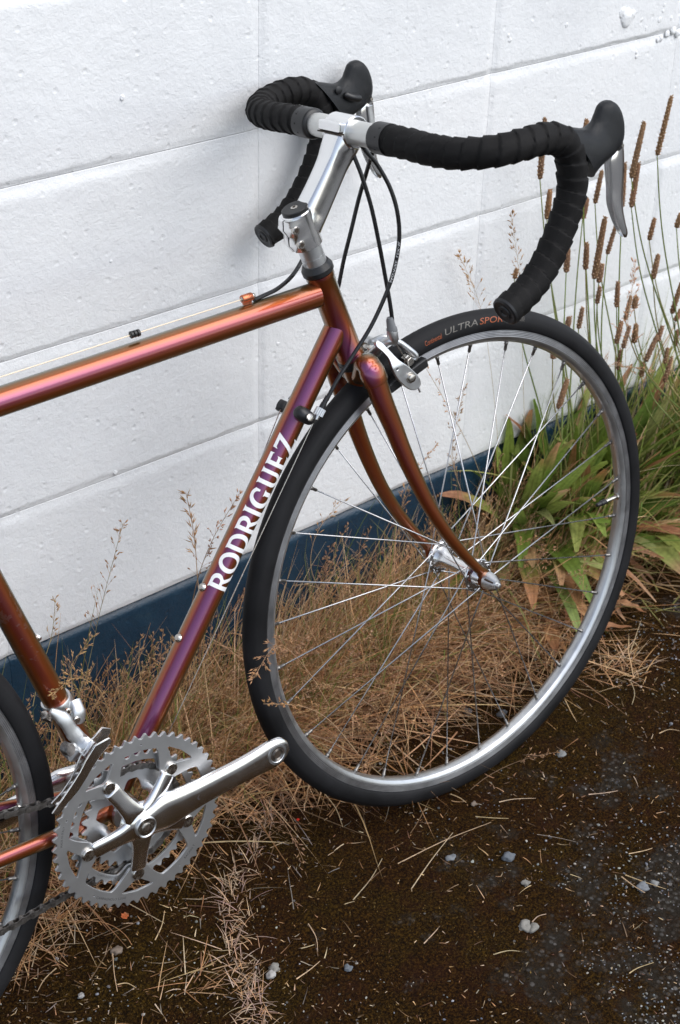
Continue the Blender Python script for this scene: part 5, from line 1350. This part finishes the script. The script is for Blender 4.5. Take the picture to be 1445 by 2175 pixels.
# ---------------- straw litter over the moss, gravel, pebbles
def bare_d(x, y):
    k = max(1 - math.hypot(x - .20, y + .86) / .46, 1 - math.hypot(x - .62, y + .38) / .12, 1 - math.hypot(x - .44, y + .02) / .22)
    k = .55 * k + .9 * noise.noise((x * 13, y * 13, 6.)); return max(0., min(.96, (k - .02) / .25))
def open_d(x, y):
    near = math.exp(-max(0, (-y - .13 + .05 * max(0., min(1., (-.1 - x) / .3)))) / .06); left = .22 * math.exp(-max(0, x + .45) / .22) if x > -.45 else .22
    return min(1., near + left * .8 + .14 + .25 * max(0., noise.noise((x * 5, y * 5, 2.))))
mb = MB(); cnt = 0
while cnt < 10500:
    x = rnd.uniform(-.8, 1.3); y = rnd.uniform(-.95, -.03)
    if rnd.random() > open_d(x, y): continue
    cnt += 1; r = rnd.random(); near = y > -.42
    ln = rnd.uniform(.0022, .008) if r < (.72 if near else .90) else (rnd.uniform(.008, .024) if r < (.95 if near else .992) else rnd.uniform(.03, .075))
    c = jit(rnd.choice(TAN + [(.62, .50, .34), (.36, .26, .16), (.30, .2, .12)] + [(.22, .14, .08), (.15, .09, .05), (.28, .24, .20), (.20, .10, .06)] * 2), .4)
    blade(mb, (x, y, gz(x, y) + rnd.uniform(.001, .004)), rnd.uniform(0, 2 * PI), rnd.uniform(1.35, 1.6), ln, rnd.uniform(.0005, .0012), rnd.uniform(-.9, .9), c, 3 if ln < .02 else 5, rnd.uniform(-1, 1))
tag(mb.build('straw_litter', M['straw']), 'scattered short bits of straw lying over the dark moss', kind='stuff')
# dead tufts growing out of the crack that runs from the wall towards the viewer
mb = MB()
crack = [(600, 1700), (560, 1770), (520, 1830), (495, 1905), (490, 1960), (500, 2010), (520, 2060), (530, 2110), (545, 2160), (555, 2230)]
CP = catmull([ground_at(*q) for q in crack], 12)
for i in range(760):
    p = CP[rnd.randrange(len(CP))]; wgt = .5 + .5 * noise.noise((p[0] * 22, p[1] * 22, 1.))
    if rnd.random() > wgt + .12: continue
    x, y = p[0] + rnd.gauss(0, .011), p[1] + rnd.gauss(0, .009)
    blade(mb, (x, y, gz(x, y)), rnd.uniform(0, 2 * PI), rnd.uniform(.3, 1.5), rnd.uniform(.008, .034), rnd.uniform(.0005, .0011), rnd.uniform(-.2, 1.3), jit(rnd.choice([(.58, .34, .19), (.52, .36, .25), (.44, .30, .24), (.62, .46, .32)]), .25), 4)
for (px, py, n) in ((430, 2085, 30), (110, 1960, 60), (60, 2050, 50), (150, 1890, 50), (560, 1640, 60), (1330, 1430, 60), (1300, 1400, 50)):
    P = ground_at(px, py)
    for i in range(n): x, y = P[0] + rnd.gauss(0, .022), P[1] + rnd.gauss(0, .016); blade(mb, (x, y, gz(x, y)), rnd.uniform(0, 2 * PI), rnd.uniform(.8, 1.55), rnd.uniform(.015, .075), rnd.uniform(.0006, .0013), rnd.uniform(-.2, .8), jit(rnd.choice(TAN), .25), 4)
tag(mb.build('crack_tufts', M['straw']), 'dead straw tufts growing in a ground crack below the crank', kind='stuff')
# moss: tens of thousands of tiny upright points, brown, olive and rust
mb = MB(); cnt = 0
while cnt < 60000:
    x = rnd.uniform(-.68, 1.15); y = rnd.uniform(-.93, -.10)
    if abs(y + .35) < .05 and abs(x - .08) < .05 and rnd.random() < .7: continue
    b_ = bare_d(x, y)
    if rnd.random() < b_: continue
    m_ = noise.noise((x * 26, y * 26, 8.)); 
    if m_ < -.25 and rnd.random() < .6: continue
    cnt += 1; h_ = rnd.uniform(.0012, .0032) * (1 + .5 * m_); w_ = rnd.uniform(.0006, .0013); a = rnd.uniform(0, 2 * PI); z = gz(x, y) + noise.noise((x * 4, y * 4, 0)) * .006 + noise.noise((x * 30, y * 30, 3)) * .0022 - .0006
    t_ = .5 + .5 * noise.noise((x * 7, y * 7, 2.)) ; k = rnd.uniform(.25, 1.9); c = (.034 * k, (.0135 + .008 * t_) * k, .0022 * k) if rnd.random() > .13 else (.15 * k, .092 * k, .026 * k)
    n = len(mb.v); lx, ly = rnd.uniform(-.001, .001), rnd.uniform(-.001, .001)
    for q in range(3): aa = a + q * 2.094; mb.v.append((x + w_ * math.cos(aa), y + w_ * math.sin(aa), z)); mb.c.append(c)
    mb.v.append((x + lx, y + ly, z + h_)); mb.c.append(c); mb.f.extend([(n, n + 1, n + 3), (n + 1, n + 2, n + 3), (n + 2, n, n + 3)])
tag(mb.build('moss', M['moss'], smooth=False), 'short dark brown moss covering the old asphalt', kind='stuff')
# the long straws one can follow, each lying where the photograph has it
mb = MB()
for (x0, y0, x1, y1) in ((863, 1908, 962, 1772), (845, 1838, 1043, 1750), (750, 1915, 812, 1827), (690, 1690, 728, 1760), (1060, 1707, 1138, 1699), (957, 1690, 990, 1708), (1250, 1691, 1312, 1683), (1010, 1738, 1080, 1742), (1328, 1862, 1414, 1892), (1320, 1866, 1370, 1900), (1048, 2031, 1118, 2027), (1336, 2071, 1388, 2048), (630, 2083, 680, 2045), (655, 1966, 675, 2025), (640, 2018, 668, 2010), (120, 2060, 110 - 30, 2110), (205, 1890, 350, 1965), (240, 2030, 250, 2110), (250, 2095, 290, 2102), (330, 2000, 350, 1938), (1400, 1561, 1445, 1556), (1340, 1452, 1342, 1500), (1200, 1490, 1232, 1548), (1100, 1300, 1175, 1368), (1120, 1345, 1150, 1450), (900, 2008, 942, 1962), (1130, 1962, 1160, 1945), (1335, 1817, 1385, 1805)):
    a = ground_at(x0, y0); b = ground_at(x1, y1); mid = (a + b) / 2 + V(rnd.uniform(-.004, .004), rnd.uniform(-.004, .004), .004); Pq = catmull([a + V(0, 0, .003), mid, b + V(0, 0, .003)], 5); thin(mb, Pq, .00085, jit((.66, .50, .32), .12), 4)
tag(mb.build('long_straws', M['straw']), 'single long straws lying on the moss', kind='stuff')

def stone(r, seed_, flat=.7, sub_=2):
    bmm = bmesh.new(); bmesh.ops.create_icosphere(bmm, subdivisions=sub_, radius=1.); rs = random.Random(seed_); off = Vector((rs.random() * 50, rs.random() * 50, 0)); vv = []
    for q in bmm.verts:
        k = 1 + .60 * noise.noise(q.co * 1.1 + off) + .22 * noise.noise(q.co * 2.6 + off); vv.append((q.co.x * r * k * 1.15, q.co.y * r * k, q.co.z * r * k * flat))
    f = [tuple(w.index for w in fc.verts) for fc in bmm.faces]; bmm.free(); return vv, f
SC = [(.115, .128, .145), (.155, .165, .178), (.20, .20, .195), (.21, .20, .18), (.08, .083, .09), (.30, .29, .28), (.18, .14, .11)]
shapes = [stone(1., s, rnd.uniform(.55, .85), 1) for s in range(14)]
mb = MB()
def scat(n, rf, xr, yr, ok=None):
    c = 0
    while c < n:
        x, y = rnd.uniform(*xr), rnd.uniform(*yr)
        if ok and rnd.random() > ok(x, y): continue
        c += 1; r = rf(); vv, f = shapes[rnd.randrange(14)]; a = rnd.uniform(0, 2 * PI); ca, sn = math.cos(a), math.sin(a); z = gz(x, y) + r * .10; cc = jit(rnd.choice(SC), .25)
        mb.add([(x + (p[0] * ca - p[1] * sn) * r, y + (p[0] * sn + p[1] * ca) * r, z + p[2] * r) for p in vv], f, cc)
scat(3800, lambda: rnd.uniform(.0004, .0012), (-.7, 1.2), (-.95, -.08))
scat(330, lambda: rnd.uniform(.0014, .0027), (-.7, 1.2), (-.95, -.08))
bare_ = lambda x, y: math.exp(-(((x - .12) / .25) ** 2 + ((y + .80) / .16) ** 2)) + .6 * math.exp(-(((x - .62) / .14) ** 2 + ((y + .36) / .10) ** 2))
scat(3800, lambda: rnd.uniform(.0005, .0017), (-.4, 1.2), (-.98, -.1), bare_)
tag(mb.build('gravel', M['pebble'], smooth=False), 'fine grey and white grit scattered over moss and bare asphalt', kind='stuff')
PEB = [(1080, 1822, .0085, 0, 'largest round blue grey pebble on the moss right of the tyre'), (957, 1824, .0068, 1, 'rounded blue grey pebble left of the largest one'), (1113, 1971, .0090, 3, 'pale chalky pebble of a touching pair'), (1134, 1973, .0075, 3, 'smaller pale pebble tucked against its chalky neighbour'),
       (1065, 1518, .0085, 4, 'dark grey stone on the soil inside the wheel near the rim'), (993, 1512, .0070, 4, 'flat dark stone inside the wheel left of the spokes'), (1007, 1709, .0045, 6, 'reddish brown pebble just below the tyre'), (583, 2058, .0070, 3, 'upper pale pebble beside the straw tufts'), (577, 2072, .0060, 5, 'lower pale pebble touching the straw tufts'),
       (1366, 1887, .0075, 1, 'grey pebble on the bare asphalt at the right edge'), (1390, 1877, .0055, 2, 'small pale pebble next to the grey one at the right edge'), (1118, 1877, .0055, 3, 'whitish pebble between the blue grey and the chalky ones'), (249, 2020, .0075, 6, 'brownish pebble on the moss under the chainrings'), (173, 2115, .0040, 5, 'bright white pebble near the bottom left corner'),
       (740, 2057, .0055, 0, 'slate coloured chip lying flat in the lower middle'), (1192, 1603, .0075, 2, 'angular pale stone on the moss outside the rim at right'), (980, 1975, .005, 1, 'lone slate pebble left of the chalky pair')]
for i, (px, py, r, ci, lab) in enumerate(PEB):
    P = ground_at(px, py); r *= .86; vv, f = stone(r, 100 + i, .72, 3); mb = MB(); mb.add(vv, f, SC[ci]); o = mb.build('pebble', M['pebble'], None, True, (P[0], P[1], P[2] + r * .18)); tag(o, lab, 'pebble', 'larger pebbles on the ground')
# two scraps of red plastic
for (px, py, lab) in ((633, 1742, 'tiny bright red scrap on the moss left of the tyre'), (922, 2085, 'tiny bright red scrap near the bottom middle')):
    P = ground_at(px, py); vv, f = stone(.0024, px, .4, 1); mb = MB(); mb.add(vv, f, (.55, .02, .01)); tag(mb.build('plastic_scrap', M['pebble'], None, False, (P[0], P[1], P[2] + .001)), lab, 'scrap', 'red plastic scraps')
